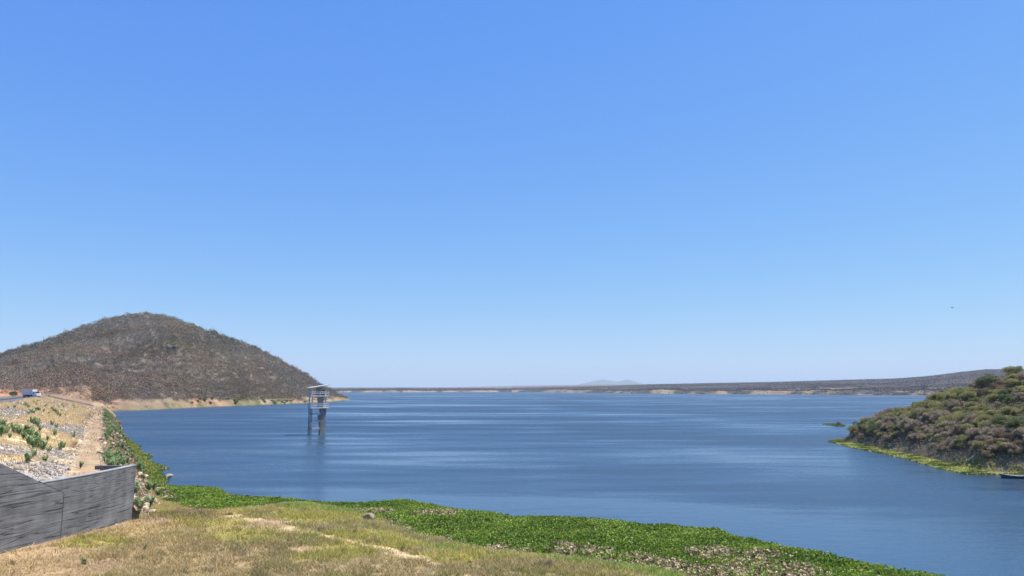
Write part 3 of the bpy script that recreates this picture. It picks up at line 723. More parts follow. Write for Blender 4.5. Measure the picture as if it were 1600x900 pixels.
def build_wall():
    root = bpy.data.objects.new('concrete_wall', None); link(root)
    root.location = (float(wall_x(60)), 60, 2.5)
    tag(root, 'long dark grey board-marked concrete wing wall curving across the lower left, its top stepping down', 'wall')
    off = -np.array(root.location)
    def strip(Ys, x_face, thick, ztop, name, capmat=None):
        V = []
        for Y, zt in zip(Ys, ztop):
            x = float(x_face(Y))
            V += [(x, Y, -1.0), (x, Y, zt), (x - thick, Y, zt), (x - thick, Y, -1.0)]
        V = np.array(V) + off; n = len(Ys)
        fs = [(4 * i + a, 4 * (i + 1) + a, 4 * (i + 1) + (a + 1) % 4, 4 * i + (a + 1) % 4) for i in range(n - 1) for a in range(3)]
        fs += [(0, 1, 2, 3), (4 * n - 4, 4 * n - 1, 4 * n - 2, 4 * n - 3)]
        mb = MB(); mb.add(V, fs); return obj(name, mb.mesh(name, M_conc), root)
    # far panel, level top
    y_in = 53.0
    Ys = np.linspace(y_in, Y_END, 26); strip(Ys, wall_x, 0.45, np.full(26, 7.27), 'wall_panel')
    mb = MB(); V = []
    for Y in Ys:
        x = float(wall_x(Y)); V += [(x + .03, Y, 7.272), (x + .03, Y, 7.335), (x - .48, Y, 7.335), (x - .48, Y, 7.272)]
    n = len(Ys); V = np.array(V) + off
    mb.add(V, [(4 * i + a, 4 * (i + 1) + a, 4 * (i + 1) + (a + 1) % 4, 4 * i + (a + 1) % 4) for i in range(n - 1) for a in range(4)] + [(0, 1, 2, 3), (4 * n - 4, 4 * n - 1, 4 * n - 2, 4 * n - 3)])
    obj('coping', mb.mesh('coping', M_cap), root)
    # near panel, 12 cm proud, its top falling towards the joint
    Ks = [plane_hit_z(px, py) for px, py in [(100, 771), (60, 752), (30, 737), (0, 724.5)]]
    ky = np.array([k[0] for k in Ks])[::-1]; kz = np.array([k[1] for k in Ks])[::-1]
    sl = (kz[1] - kz[0]) / (ky[1] - ky[0])
    Ys = np.linspace(36, ky[-1] - 0.03, 30); zt = np.where(Ys < ky[0], kz[0] + (Ys - ky[0]) * sl, np.interp(Ys, ky, kz))
    strip(Ys, lambda Y: wall_x(Y) + 0.12, 0.6, zt, 'wall_panel')
    jy = ky[-1]; m_j = plain_mat('joint_seal', (0.03, 0.03, 0.032), 0.9, nscale=6)
    mb = MB(); x = float(wall_x(jy)); mb.box(x - .06 + off[0], x + .127 + off[0], jy - 0.028 + off[1], jy + .03 + off[1], -1 + off[2], kz[-1] - .02 + off[2]); obj('joint_seal', mb.mesh('joint_seal', m_j), root)
    mb = MB()
    for a in range(len(ky) - 1):
        if ky[a + 1] > 54.0: mb.tube(np.array([float(wall_x(ky[a])) + .10, ky[a], kz[a] + .03]) + off, np.array([float(wall_x(ky[a + 1])) + .10, ky[a + 1], kz[a + 1] + .03]) + off, .022, .022, 6)
    if mb.v: obj('joint_seal', mb.mesh('joint_seal', m_j), root)
    # short return at the lake end
    x = float(wall_x(Y_END)); mb = MB()
    mb.box(x - 3.4 + off[0], x - 0.46 + off[0], Y_END - 0.42 + off[1], Y_END + 0.0 + off[1], -1 + off[2], 7.27 + off[2])
    r = obj('return_wall', mb.mesh('return_wall', M_conc), root)
build_wall()

# ------------------------------------------------------------------ intake tower
def build_tower():
    base = at(494, 679.4, 0.0)
    root = bpy.data.objects.new('intake_tower', None); link(root); root.location = base; root.rotation_euler = (0, 0, math.radians(29))
    tag(root, 'grey concrete intake tower with two decks and slanted roof standing in the lake', 'tower')
    mc = plain_mat('tower_concrete', (0.52, 0.51, 0.48), 0.85, nscale=1.2, namp=0.25, bump=0.3)
    md = plain_mat('stained_concrete', (0.235, 0.225, 0.205), 0.9, nscale=1.5, namp=0.35, stretch=(1, 1, .3))
    mr = plain_mat('roof_sheet', (0.47, 0.47, 0.45), 0.7, nscale=2, namp=0.1)
    ms = plain_mat('rail_steel', (0.55, 0.56, 0.56), 0.5, nscale=5)
    mk = plain_mat('dark_machinery', (0.05, 0.05, 0.055), 0.6, nscale=4)
    mp_ = plain_mat('grey_panel', (0.33, 0.315, 0.29), 0.85, nscale=1.5, namp=.2)
    def part(name, mat, f, parent=root):
        mb = MB(); f(mb); return obj(name, mb.mesh(name, mat), parent)
    for lx, ly in ((-2, -1.8), (-2, 0.0), (-2, 1.8)):
        part('column', md, lambda b: b.box(lx - .12, lx + .12, ly - .12, ly + .12, -2, 8.0))
    part('shaft', md, lambda b: (b.box(0.62, 2.34, -2.0, -0.3, -2, 8.0, 0.06), b.prism([(0.62, 3.2), (0.05, 4.4), (0.05, 6.0), (0.62, 6.0)], -1.6, -0.7, 'y') ))
    for z in (2.0, 4.2, 6.4):
        part('beam', mc, lambda b: b.box(-1.83, 0.62, -1.92, -1.62, z - .27, z + .27))
        part('beam', md, lambda b: b.box(-2.1, -1.9, -1.63, 1.63, z - .18, z + .18))
    part('deck', mc, lambda b: b.box(-2.5, 2.95, -2.5, 2.3, 8.0, 8.32, 0.04))
    part('deck', mc, lambda b: b.box(-2.55, 2.95, -2.5, 2.35, 11.55, 11.87, 0.04))
    for lx, ly in ((-2, -1.8), (2, -1.8), (-2, 1.8), (2, 1.8)):
        part('column', mc, lambda b: b.box(lx - .15, lx + .15, ly - .15, ly + .15, 8.32, 11.55))
    for lx, ly in ((-2, -1.8), (2, -1.8), (-2, 1.8), (2, 1.8)):
        z1 = 14.12 + (lx + 2.6) * 0.16
        part('column', mc, lambda b: b.box(lx - .13, lx + .13, ly - .13, ly + .13, 11.87, z1 - 0.1))
    part('wall_panel', mp_, lambda b: b.box(0.2, 1.75, -0.6, 0.6, 8.32, 11.55))
    part('wall_panel', mp_, lambda b: b.box(-0.2, 1.8, 1.0, 1.15, 11.87, 14.35))
    part('roof', mr, lambda b: b.prism([(-2.95, 14.05), (3.0, 15.0), (3.0, 15.2), (-2.95, 14.25)], -2.5, 2.4, 'y'))
    for z0 in (8.32, 11.87):
        def rails(b):
            for lx in (-2.4, 0.2, 2.8):
                for ly in (-2.4, 2.2): b.tube((lx, ly, z0), (lx, ly, z0 + 1.05), .07)
            for ly in (-2.4, 2.2):
                for h in (.55, 1.05): b.tube((-2.4, ly, z0 + h), (2.8, ly, z0 + h), .05)
            for lx in (-2.4, 2.8):
                for h in (.55, 1.05): b.tube((lx, -2.4, z0 + h), (lx, 2.2, z0 + h), .05)
        part('railing', ms, rails)
    part('gate_hoist', mk, lambda b: (b.box(0.4, 1.9, -1.5, -0.9, 11.87, 12.35, .05), b.tube((1.6, -1.2, 12.3), (1.6, -1.2, 13.6), .16, .16, 10), b.box(1.35, 1.85, -1.45, -.95, 13.2, 13.7, .05)))
    part('ladder', ms, lambda b: [b.tube((-0.5, -1.75, 0), (-0.5, -1.75, 8), .04), b.tube((-0.1, -1.75, 0), (-0.1, -1.75, 8), .04)] + [b.tube((-.5, -1.75, z), (-.1, -1.75, z), .025) for z in np.arange(.3, 8, .4)])
build_tower()

# ------------------------------------------------------------------ truck on the crest
def build_truck():
    p = at(49, 621.3, CREST + 0.07)
    root = bpy.data.objects.new('box_truck', None); link(root)
    x, y = p[0], p[1]; root.location = (x, y, CREST + 0.07); root.rotation_euler = (0, 0, math.radians(-14))
    tag(root, 'small white box truck on the dam road at the foot of the hill', 'truck')
    mw = plain_mat('truck_paint', (0.58, 0.58, 0.57), 0.4, nscale=1, namp=0.08); mg = plain_mat('truck_glass', (0.02, 0.025, 0.03), 0.1, nscale=1)
    mk = plain_mat('tyre_rubber', (0.02, 0.02, 0.02), 0.9, nscale=5); mbx = plain_mat('box_side', (0.56, 0.55, 0.53), 0.6, nscale=1, namp=0.08)
    def part(name, mat, f, parent=root):
        mb = MB(); f(mb); return obj(name, mb.mesh(name, mat), parent)
    part('cargo_box', mbx, lambda b: b.box(-3.4, 1.3, -1.05, 1.05, 0.95, 2.85, .06))
    part('cargo_roof', mw, lambda b: b.box(-3.42, 1.32, -1.07, 1.07, 2.853, 2.95))
    cab = part('cab', mw, lambda b: b.prism([(1.42, .6), (3.25, .6), (3.3, 1.25), (2.7, 1.45), (2.1, 2.15), (1.42, 2.2)], -.95, .95, 'y'))
    part('windscreen', mg, lambda b: b.add([(2.70, -.85, 1.47), (2.70, .85, 1.47), (2.13, .85, 2.13), (2.13, -.85, 2.13), (2.75, -.85, 1.50), (2.75, .85, 1.50), (2.18, .85, 2.16), (2.18, -.85, 2.16)], [(0, 1, 2, 3), (4, 7, 6, 5), (0, 4, 5, 1), (2, 6, 7, 3), (1, 5, 6, 2), (0, 3, 7, 4)]), cab)
    for sy in (-1, 1):
        part('side_window', mg, lambda b: b.prism([(1.6, 1.5), (2.4, 1.5), (2.05, 2.05), (1.6, 2.08)], sy * .952, sy * .965, 'y'), cab)
    part('chassis', mk, lambda b: b.box(-3.2, 3.1, -.6, .6, .45, .93))
    for lx in (-2.2, 2.3):
        for sy in (-1, 1):
            wv = part('wheel', mk, lambda b: b.tube((lx, sy * .70, .42), (lx, sy * .98, .42), .42, .42, 16))
            part('rim', mw, lambda b: b.tube((lx, sy * .95, .42), (lx, sy * 1.0, .42), .22, .2, 12), wv)
build_truck()

# ------------------------------------------------------------------ right promontory
PR = [at(px, py, 0)[:2] for px, py in [(1296, 690), (1330, 697), (1360, 703), (1400, 711), (1440, 721), (1470, 731), (1510, 739), (1560, 741), (1610, 745)]]
PR_F = PR + [np.array([88, 95.]), np.array([100, 50.])]
PR_POLY = [np.array([88, 204.]), np.array([101, 217.]), np.array([127, 250.]), np.array([183, 330.]), np.array([300, 420.]), np.array([420, 200.]), np.array([300, 20.])][::-1]
PR_ALL = PR_F + PR_POLY
PR_EDGE = [np.array([300, 420.]), np.array([183, 330.]), np.array([127, 250.]), np.array([101, 217.]), np.array([88, 204.])] + PR_F
def prom_h(X, Y):
    d = seg_dist(X, Y, PR_EDGE); ins = in_poly(X, Y, PR_ALL)
    z = 0.05 + 0.05 * np.minimum(d, 6) + (11.0 * (1 - np.exp(-np.maximum(d - 3.2, 0) / 11.5)) + 0.22 * np.maximum(d - 15, 0)) * (1 - 0.36 * sstep(165, 235, Y)) + 1.2 * (fbm(X / 14, Y / 14, 101) - .5) * np.clip((d - 4) / 8, 0, 1)
    return np.where(ins, z, np.maximum(.05 - .3 * d, -2.8))

def build_prom():
    xs = np.concatenate([np.arange(66, 150, 0.8), np.arange(150, 420, 6)]); ys = np.arange(20, 425, 1.2)
    X, Y = np.meshgrid(xs, ys); P = np.stack([X, Y, prom_h(X, Y)], -1).reshape(-1, 3)
    n = fbm(P[:, 0] / 6, P[:, 1] / 6, 103); d = seg_dist(P[:, 0], P[:, 1], PR_EDGE)
    c = mix((0.24, 0.18, 0.13), (0.19, 0.16, 0.09), n); c = mix(c, (0.17, 0.155, 0.075), sstep(7, 3, d + 3 * (n - .5)))
    tag(obj('hillside', mesh('hillside', P, grid_faces(len(ys), len(xs)), M_ground, c, True)), kind='structure')
build_prom()

# ------------------------------------------------------------------ bush builders (a crown mesh and a trunk mesh)
def bush_leafy(seed, rad, hgt, cols, leaf, nclump=15, per=170, mat=None, asp=.65, upb=.4):
    g = np.random.default_rng(seed); C = []; K = []; mb = MB()
    for k in range(nclump):
        a = g.uniform(0, 6.283); r = rad * math.sqrt(g.random()) * .8; z = hgt * g.uniform(0.38, 0.86) * (1 - 0.35 * (r / rad) ** 2)
        c = np.array([math.cos(a) * r, math.sin(a) * r, z]); cr = rad * g.uniform(0.22, 0.42)
        d = g.normal(size=(per, 3)); d /= np.linalg.norm(d, axis=1, keepdims=True)
        C.append(c + d * cr * (g.random((per, 1)) ** .45) * np.array([1, 1, .75]))
        K.append(np.tile(cols[g.integers(len(cols))] * g.uniform(0.8, 1.2), (per, 1)))
        mid = c * .5 + g.normal(size=3) * .12 * rad; mid[2] = c[2] * .45
        b0 = np.array([g.normal() * .12, g.normal() * .12, -.3])
        mb.tube(b0, mid, .055, .04, 5, False); mb.tube(mid, c, .04, .015, 5, False)
    C = np.concatenate(C); K = np.concatenate(K) * g.uniform(.7, 1.3, (len(C), 1))
    V, Fc, cc = leaf_quads(C, leaf, K, g, asp, upb)
    return mesh('crown', V, Fc, mat or M_leaf, cc), mb.mesh('trunk', M_bark)

def bush_bare(seed, rad, hgt, mat, n0=9, thick=1.0):
    g = np.random.default_rng(seed); mb = MB(); tr = MB()
    def grow(p, d, L, r, lev):
        q = p + d * L
        (tr if lev == 0 else mb).tube(p, q, r, r * .65, 3 if lev > 1 else 4, False)
        if lev >= 3: return
        for k in range(4 if lev < 2 else 3):
            e = d + g.normal(size=3) * .55; e[2] += .12; e /= np.linalg.norm(e)
            grow(p + d * L * g.uniform(.45, 1), e, L * g.uniform(.55, .8), r * .6, lev + 1)
    for k in range(n0):
        a = g.uniform(0, 6.283); tilt = g.uniform(.1, .75) * rad / hgt * 1.6; d = np.array([math.cos(a) * tilt, math.sin(a) * tilt, 1.]); d /= np.linalg.norm(d)
        grow(np.array([math.cos(a) * .2, math.sin(a) * .2, -.2]), d, hgt * g.uniform(.32, .45), .045 * thick, 0)
    return mb.mesh('twigs', mat), tr.mesh('trunk', mat)

GREEN = [np.array(c) for c in ((0.16, 0.185, 0.075), (0.19, 0.205, 0.08), (0.135, 0.165, 0.07))]
OLIV = [np.array(c) for c in ((0.30, 0.285, 0.12), (0.34, 0.32, 0.125), (0.25, 0.25, 0.105))]
M_leafb = vc_mat('bush_leaf', 0.6, transl=0.5, spec=0.25)
BRWN = [np.array(c) for c in ((0.28, 0.225, 0.135), (0.30, 0.22, 0.135), (0.235, 0.20, 0.125))]
M_spray = vc_mat('twig_spray', 0.9, transl=0.55, spec=0.05)
GREY = [np.array(c) for c in ((0.35, 0.29, 0.205), (0.38, 0.315, 0.225), (0.31, 0.265, 0.19))]
BRNG = [np.array(c) for c in ((0.32, 0.26, 0.19), (0.29, 0.235, 0.175))]
LIME = [np.array(c) for c in ((0.30, 0.32, 0.07), (0.25, 0.29, 0.07))]
M_twig2 = plain_mat('brown_twig', (0.28, 0.205, 0.16), 0.9, nscale=3, spec=0.1)
KINDS = {
    'green': [bush_leafy(200 + i, 2.3, 3.2, GREEN, .18, 18, 380, M_leafb) for i in range(3)],
    'olive': [bush_leafy(220 + i, 2.3, 2.9, OLIV, .17, 18, 380, M_leafb) for i in range(3)],
    'brown': [bush_leafy(240 + i, 2.2, 2.8, BRWN, .17, 16, 260, M_leafdry) for i in range(2)],
    'lime': [bush_leafy(260 + i, 1.7, 2.4, LIME, .24, 14, 200, M_leafb) for i in range(2)],
    'grey': [bush_leafy(280 + i, 2.3, 2.9, GREY, .62, 20, 210, M_spray, .10, .9) for i in range(4)],
    'brownbare': [bush_leafy(300 + i, 2.3, 3.0, BRNG, .62, 20, 200, M_spray, .10, .9) for i in range(3)],
}
BARE = [bush_bare(290 + i, 2.0, 3.0, M_twig, 11) for i in range(2)]
CROWN_NAME = {'grey': 'twigs', 'brownbare': 'twigs'}

def plant(name, pair, loc, rz, sc, label, cat, group=None, top='crown', stem='trunk'):
    r = bpy.data.objects.new(name, None); link(r)
    r.location = [float(v) for v in loc]; r.rotation_euler = (0, 0, float(rz)); r.scale = (float(sc[0]), float(sc[0]), float(sc[1]))
    tag(r, label, cat, group)
    obj(top, pair[0], r); obj(stem, pair[1], r)
    return r

LAB = {'green': ('leafy_bush', 'dense dark green leafy bush on the wooded point right of the lake', 'bush', 'dark green bushes on the right-hand point'),
       'olive': ('olive_bush', 'olive yellow-green rounded bush on the wooded point right of the lake', 'bush', 'olive bushes on the right-hand point'),
       'brown': ('dry_bush', 'brownish half-dry leafy bush on the wooded point right of the lake', 'bush', 'half-dry bushes on the right-hand point'),
       'lime': ('lime_bush', 'bright lime-green small bush among darker scrub on the point right of the lake', 'bush', 'lime-green bushes on the right-hand point'),
       'grey': ('bare_bush', 'bare grey twiggy bush low on the wooded point near the water', 'bush', 'bare grey bushes on the right-hand point'),
       'brownbare': ('bare_brown_bush', 'leafless brown twiggy bush up the slope of the wooded point', 'bush', 'leafless brown bushes on the right-hand point')}

def build_prom_bushes():
    g = np.random.default_rng(21)
    pts = []; tries = 0
    while len(pts) < 860 and tries < 90000:
        tries += 1
        x, y = g.uniform(80, 168), g.uniform(98, 262)
        if x > y * .76 + 5: continue
        if not in_poly(np.array([x]), np.array([y]), PR_ALL)[0]: continue
        d = float(seg_dist(np.array([x]), np.array([y]), PR_EDGE)[0])
        if d < 4.2 + 2.5 * float(vnoise(x / 4, y / 4, 7)) or d > 40: continue
        if d > 13 and len(pts) % 2 == 0 and tries < 60000: continue
        mind = 1.2 if d < 14 else 1.4 if d < 25 else 2.0
        if any((x - a) ** 2 + (y - b) ** 2 < mind ** 2 for a, b, _ in pts): continue
        pts.append((x, y, d))
    for x, y, d in pts:
        n = float(fbm(x / 9, y / 9, 107)); r = g.random()
        if d < 8 + 7 * n: k = 'grey' if r < .42 else 'brown' if r < .66 else 'olive' if r < .90 else 'green'
        elif d < 30: k = 'grey' if r < .10 else 'olive' if r < .48 + n * .2 else 'green' if r < .68 else 'brown' if r < .84 else 'lime' if r < .92 else 'brownbare'
        else: k = 'brownbare' if r < .34 else 'olive' if r < .62 else 'green' if r < .76 else 'brown'
        nm, lb, ct, gp = LAB[k]; pr = KINDS[k][g.integers(len(KINDS[k]))]
        s = g.uniform(.45, .95) * (0.85 if d < 8 else 1) * (1.2 if y > 165 else 1)
        z = float(prom_h(np.array([x]), np.array([y]))[0])
        plant(nm, pr, (x, y, z - .05), g.uniform(0, 6.28), (s, s * g.uniform(.8, 1.15)), lb, ct, gp, CROWN_NAME.get(k, 'crown'))
    # low undergrowth between them
    n = 21000; x = g.uniform(80, 180, n); y = g.uniform(96, 275, n)
    d = seg_dist(x, y, PR_EDGE); ok = in_poly(x, y, PR_ALL) & (d > 2.6) & (x < y * .86 + 8); x, y, d = x[ok], y[ok], d[ok]; n = len(x)
    P = np.stack([x, y, prom_h(x, y)], -1); nn = fbm(x / 8, y / 8, 109)
    c = mix((0.24, 0.20, 0.15), (0.27, 0.255, 0.13), sstep(.30, .52, nn)); c[d < 9] = (0.25, 0.215, 0.165); c = c * g.uniform(.75, 1.25, (n, 1))
    V, Fc, cc = scatter_clumps(P, g.uniform(.7, 1.5, n), 60, .20, c, 23)
    tag(obj('undergrowth', mesh('undergrowth', V, Fc, M_leafdry, cc)), 'tangled low dry undergrowth between the bushes on the right-hand point', 'undergrowth', kind='stuff')
build_prom_bushes()

# big pale-limbed tree on the skyline of the point, and the two bushes standing in the water
def tree_thing(loc, seed, rad, hgt, cols, label):
    g = np.random.default_rng(seed); tr = MB(); C = []; K = []
    tr.tube((0, 0, -.4), (.1, 0, hgt * .35), .22, .16, 8)
    for k in range(11):
        a = k * 0.571 * 4 + g.uniform(-.3, .3); r = rad * g.uniform(.35, .85); z = hgt * g.uniform(.62, .95)
        c = np.array([math.cos(a) * r, math.sin(a) * r, z]); m = c * .45; m[2] = hgt * g.uniform(.42, .55)
        tr.tube((.1, 0, hgt * .33), m, .11, .075, 6, False); tr.tube(m, c, .075, .02, 5, False)
        d = g.normal(size=(220, 3)); d /= np.linalg.norm(d, axis=1, keepdims=True)
        C.append(c + d * rad * .38 * g.random((220, 1)) ** .5 * np.array([1, 1, .6])); K.append(np.tile(cols[k % len(cols)], (220, 1)))
    C = np.concatenate(C); K = np.concatenate(K) * g.uniform(.7, 1.3, (len(C), 1)); V, Fc, cc = leaf_quads(C, .26, K, g, .6, .3)
    r = bpy.data.objects.new('tree', None); link(r); r.location = [float(v) for v in loc]; tag(r, label, 'tree')
    obj('crown', mesh('crown', V, Fc, M_leaf, cc), r); obj('trunk', tr.mesh('trunk', M_stem), r)
def on(hf, x, y): return (x, y, float(hf(np.array([x]), np.array([y]))[0]))
tree_thing(on(prom_h, 110.5, 173), 5, 2.8, 4.2, GREEN + [np.array((.12, .13, .06))], 'tall spreading grey-green tree with pale forked limbs at the top of the point')
tree_thing(on(prom_h, 120.0, 178), 6, 2.4, 3.8, OLIV, 'rounded olive tree right of the tall forked tree on the point')

for px, py, lab, k in ((1312, 665, 'small bare bush on a weed raft in open water off the point', 0), (1336, 664, 'bare twiggy bush in the water beside the tip of the point', 1)):
    p = at(px, py, 0); plant('water_bush', BARE[k], (p[0], p[1], -.1), k, (.95, .8), lab, 'bush', top='twigs')

# ------------------------------------------------------------------ floating plants
def sample_poly(P, n, g):
    P = np.array([p[:2] for p in P]); lo, hi = P.min(0), P.max(0)
    out = np.zeros((0, 2))
    while len(out) < n:
        q = g.uniform(lo, hi, (n, 2)); out = np.concatenate([out, q[in_poly(q[:, 0], q[:, 1], P)]])
    return out[:n]

def rosette_leaves(X, Y, z, c, g, per, ls, hz):
    """upright spoon-shaped leaves in rosettes"""
    n = len(X) * per; x = np.repeat(X, per); y = np.repeat(Y, per); zz = np.repeat(z, per)
    a = g.uniform(0, 6.283, n); rad = g.uniform(0.03, 0.16, n); t = g.uniform(.15, 1.0, n)       # lean outwards
    h = hz * g.uniform(.5, 1.1, n); s = ls * g.uniform(.7, 1.25, n)
    d = np.stack([np.cos(a), np.sin(a)], -1); p = np.stack([-d[:, 1], d[:, 0]], -1)
    c0 = np.stack([x + d[:, 0] * rad, y + d[:, 1] * rad, zz + h], -1)
    up = np.stack([d[:, 0] * np.sin(t), d[:, 1] * np.sin(t), np.cos(t)], -1); sd_ = np.concatenate([p, np.zeros((n, 1))], 1)
    s = s[:, None]
    q = np.stack([c0 - up * s * .55, c0 - up * s * .1 + sd_ * s * .42, c0 + up * s * .5 + sd_ * s * .25, c0 + up * s * .5 - sd_ * s * .25, c0 - up * s * .1 - sd_ * s * .42], 1)
    cc = np.repeat(c, per, 0) * g.uniform(.6, 1.5, (n, 1))
    return q.reshape(-1, 3), np.arange(5 * n).reshape(n, 5), np.repeat(cc, 5, 0)

OUTER = [at(px, py, 0.35)[:2] for px, py in [(243, 762), (262, 757.5), (300, 758), (348, 760), (356, 770), (400, 775), (440, 776), (490, 781), (540, 784), (590, 782), (625, 779), (670, 784), (705, 791), (760, 797), (800, 803.5), (870, 805), (930, 806.5), (1000, 815), (1060, 819), (1120, 824), (1150, 833), (1220, 848), (1260, 857), (1300, 863), (1360, 878), (1400, 885), (1440, 889), (1500, 902), (1560, 925)]]
def build_hyacinth():
    g = np.random.default_rng(31)
    low = [at(px, py, 0.0)[:2] for px, py in [(1500, 960), (1200, 945), (1060, 902), (950, 886), (850, 875), (760, 866), (700, 850), (650, 840), (620, 832), (590, 818), (540, 805), (480, 799), (430, 801), (390, 806), (340, 812), (300, 804), (262, 792), (246, 776)]]
    P = OUTER + low
    n = 26000; q = sample_poly(P, n, g); X, Y = q[:, 0], q[:, 1]
    eo = seg_dist(X, Y, OUTER); ei = seg_dist(X, Y, INNER)
    nn = fbm(X / 3, Y / 3, 121); keep = (eo > .9 * fbm(X / 1.2, Y / 1.2, 122)) ; X, Y, eo, ei, nn = X[keep], Y[keep], eo[keep], ei[keep], nn[keep]
    # dead brown patches, mostly towards the bank
    dead = sstep(1.6, .3, ei + 3.0 * (nn - .5)) * sstep(.42, .55, fbm(X / 7, Y / 7, 124))
    for px, py, r in [(1120, 868, 4.0), (1160, 878, 4.0), (1190, 868, 2.6), (1230, 892, 3.5), (900, 857, 2.6), (880, 862, 2.4), (940, 862, 2.0), (1000, 877, 3.5), (1040, 884, 3.5), (1100, 892, 3.5), (1140, 897, 3), (575, 800, 2.2), (600, 800, 2.2), (660, 803, 2.4), (690, 802, 2.4), (780, 856, 2.5), (820, 862, 2.2), (690, 842, 1.6)]:
        p = at(px, py, .2); dead = np.maximum(dead, sstep(1.1, .5, np.hypot(X - p[0], Y - p[1]) / (r * .85) + 1.3 * (nn - .5)))
    green = mix((0.125, 0.20, 0.018), (0.215, 0.30, 0.034), sstep(.3, .7, fbm(X / 3.5, Y / 3.5, 125))); brown = mix((0.66, 0.52, 0.33), (0.20, 0.13, 0.075), sstep(.35, .6, g.random(len(X))))
    isd = g.random(len(X)) < dead * .66
    c = np.where(isd[:, None], brown, green)
    z = .02 + .16 * fbm(X / 1.8, Y / 1.8, 127) - .05
    V, Fc, cc = rosette_leaves(X, Y, z, c, g, 9, np.repeat(.145 * (.65 + .8 * fbm(X / 2.2, Y / 2.2, 128)), 9), np.repeat(.30 * (.5 + fbm(X / 2.6, Y / 2.6, 129)), 9))
    tag(obj('water_hyacinth', mesh('water_hyacinth', V, Fc, M_hya, cc)), 'dense mat of green water hyacinth along the near shore, browned in patches', 'water plants', kind='stuff')
    # dark matted base of stems just above the water
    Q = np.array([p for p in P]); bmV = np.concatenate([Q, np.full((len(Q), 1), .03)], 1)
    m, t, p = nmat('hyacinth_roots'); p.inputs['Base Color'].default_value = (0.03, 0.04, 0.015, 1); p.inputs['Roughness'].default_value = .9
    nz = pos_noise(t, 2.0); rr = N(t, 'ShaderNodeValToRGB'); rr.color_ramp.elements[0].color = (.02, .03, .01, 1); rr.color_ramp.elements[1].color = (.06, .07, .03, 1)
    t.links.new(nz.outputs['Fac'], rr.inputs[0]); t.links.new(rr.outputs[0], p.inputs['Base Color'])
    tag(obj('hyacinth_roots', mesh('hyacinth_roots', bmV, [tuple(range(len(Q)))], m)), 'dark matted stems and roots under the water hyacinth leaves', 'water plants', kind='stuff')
build_hyacinth()

def weed_mat(name, polys, dens, cols, label, seed, ls=.22, hz=.12, per=4, thr=.36):
    g = np.random.default_rng(seed); VV = []; CC = []
    X = []; Y = []
    for P in polys:
        P = np.array([p[:2] for p in P]); area = abs(np.sum(P[:, 0] * np.roll(P[:, 1], -1) - P[:, 1] * np.roll(P[:, 0], -1))) / 2
        q = sample_poly(P, max(20, int(area * dens)), g); q = q + g.normal(0, .25, q.shape); X.append(q[:, 0]); Y.append(q[:, 1])
    X = np.concatenate(X); Y = np.concatenate(Y); k = fbm(X / 3, Y / 3, seed) > thr; X, Y = X[k], Y[k]
    c = mix(cols[0], cols[1], sstep(.35, .65, fbm(X / 2.5, Y / 2.5, seed + 1)))
    z = np.maximum(near_h(X, Y), np.maximum(prom_h(X, Y), 0))
    V, Fc, cc = rosette_leaves(X, Y, z, c, g, per, ls, hz)
    tag(obj(name, mesh(name, V, Fc, M_leaf, cc)), label, 'water plants', kind='stuff')

A = lambda L: [at(px, py, .05)[:2] for px, py in L]
weed_mat('water_weed', [A([(196, 693), (212, 695), (221, 697), (212, 701), (222, 708), (238, 712), (236, 716), (228, 718), (240, 724), (252, 727), (262, 733), (248, 737), (252, 743), (262, 747), (258, 758), (244, 766), (228, 748), (214, 728), (205, 712)]), A([(176, 674), (190, 686), (206, 712), (222, 732), (240, 752), (258, 762), (250, 742), (238, 726), (222, 706), (206, 690), (190, 678)]),
                        A([(176, 672), (190, 684), (198, 694), (206, 710), (196, 705), (184, 690)])], 9, (np.array((.19, .24, .04)), np.array((.27, .29, .06))),
         'yellow-green weed fringe floating along the foot of the dam', 35, .26, .16, 4, .24)
weed_mat('water_weed', [A([(1294, 690), (1312, 686), (1330, 690), (1352, 698), (1330, 699)]), A([(1312, 686), (1345, 692), (1380, 702), (1420, 711), (1470, 722), (1520, 733), (1600, 735), (1620, 740), (1620, 745), (1560, 742), (1512, 741), (1470, 733), (1440, 724), (1400, 713), (1360, 705), (1330, 699)])],
         9, (np.array((.13, .17, .03)), np.array((.46, .47, .14))), 'bright yellow-green weed edging the right-hand point', 36, .34, .12)
weed_mat('water_weed', [A([(1286, 662.5), (1300, 662), (1320, 664), (1319, 666.5), (1303, 666)]), A([(1328, 668), (1336, 666), (1346, 667), (1345, 671), (1330, 671)])], 4, (np.array((.10, .14, .03)), np.array((.17, .19, .05))),
         'small floating weed rafts round the bare bushes off the point', 37, .34, .12)

# ------------------------------------------------------------------ rocks
def rock_mesh(seed, cols):
    import bmesh
    g = np.random.default_rng(seed); bm = bmesh.new(); bmesh.ops.create_icosphere(bm, subdivisions=3, radius=.5)
    V = np.array([v.co[:] for v in bm.verts]); Fc = np.array([[v.index for v in f.verts] for f in bm.faces]); bm.free()
    for k in range(13):
        n = g.normal(size=3); n /= np.linalg.norm(n); lim = g.uniform(.20, .38); dd = V @ n
        V = V - np.outer(np.maximum(dd - lim, 0), n)
    V = V * (1 + .30 * (fbm(V[:, 0] * 4 + seed, V[:, 1] * 4 + V[:, 2] * 3, seed)[:, None] - .5)) * np.array([1.15, .9, .72])
    c = np.tile(np.asarray(cols), (len(V), 1)) * g.uniform(.9, 1.1)
    return mesh('rock', V, Fc, M_rock, c)
ROCK_COLS = [(0.42, 0.35, 0.265), (0.29, 0.24, 0.185), (0.55, 0.465, 0.35), (0.21, 0.175, 0.14), (0.47, 0.37, 0.255)]
ROCKS = [rock_mesh(400 + i, ROCK_COLS[i % 5]) for i in range(10)]

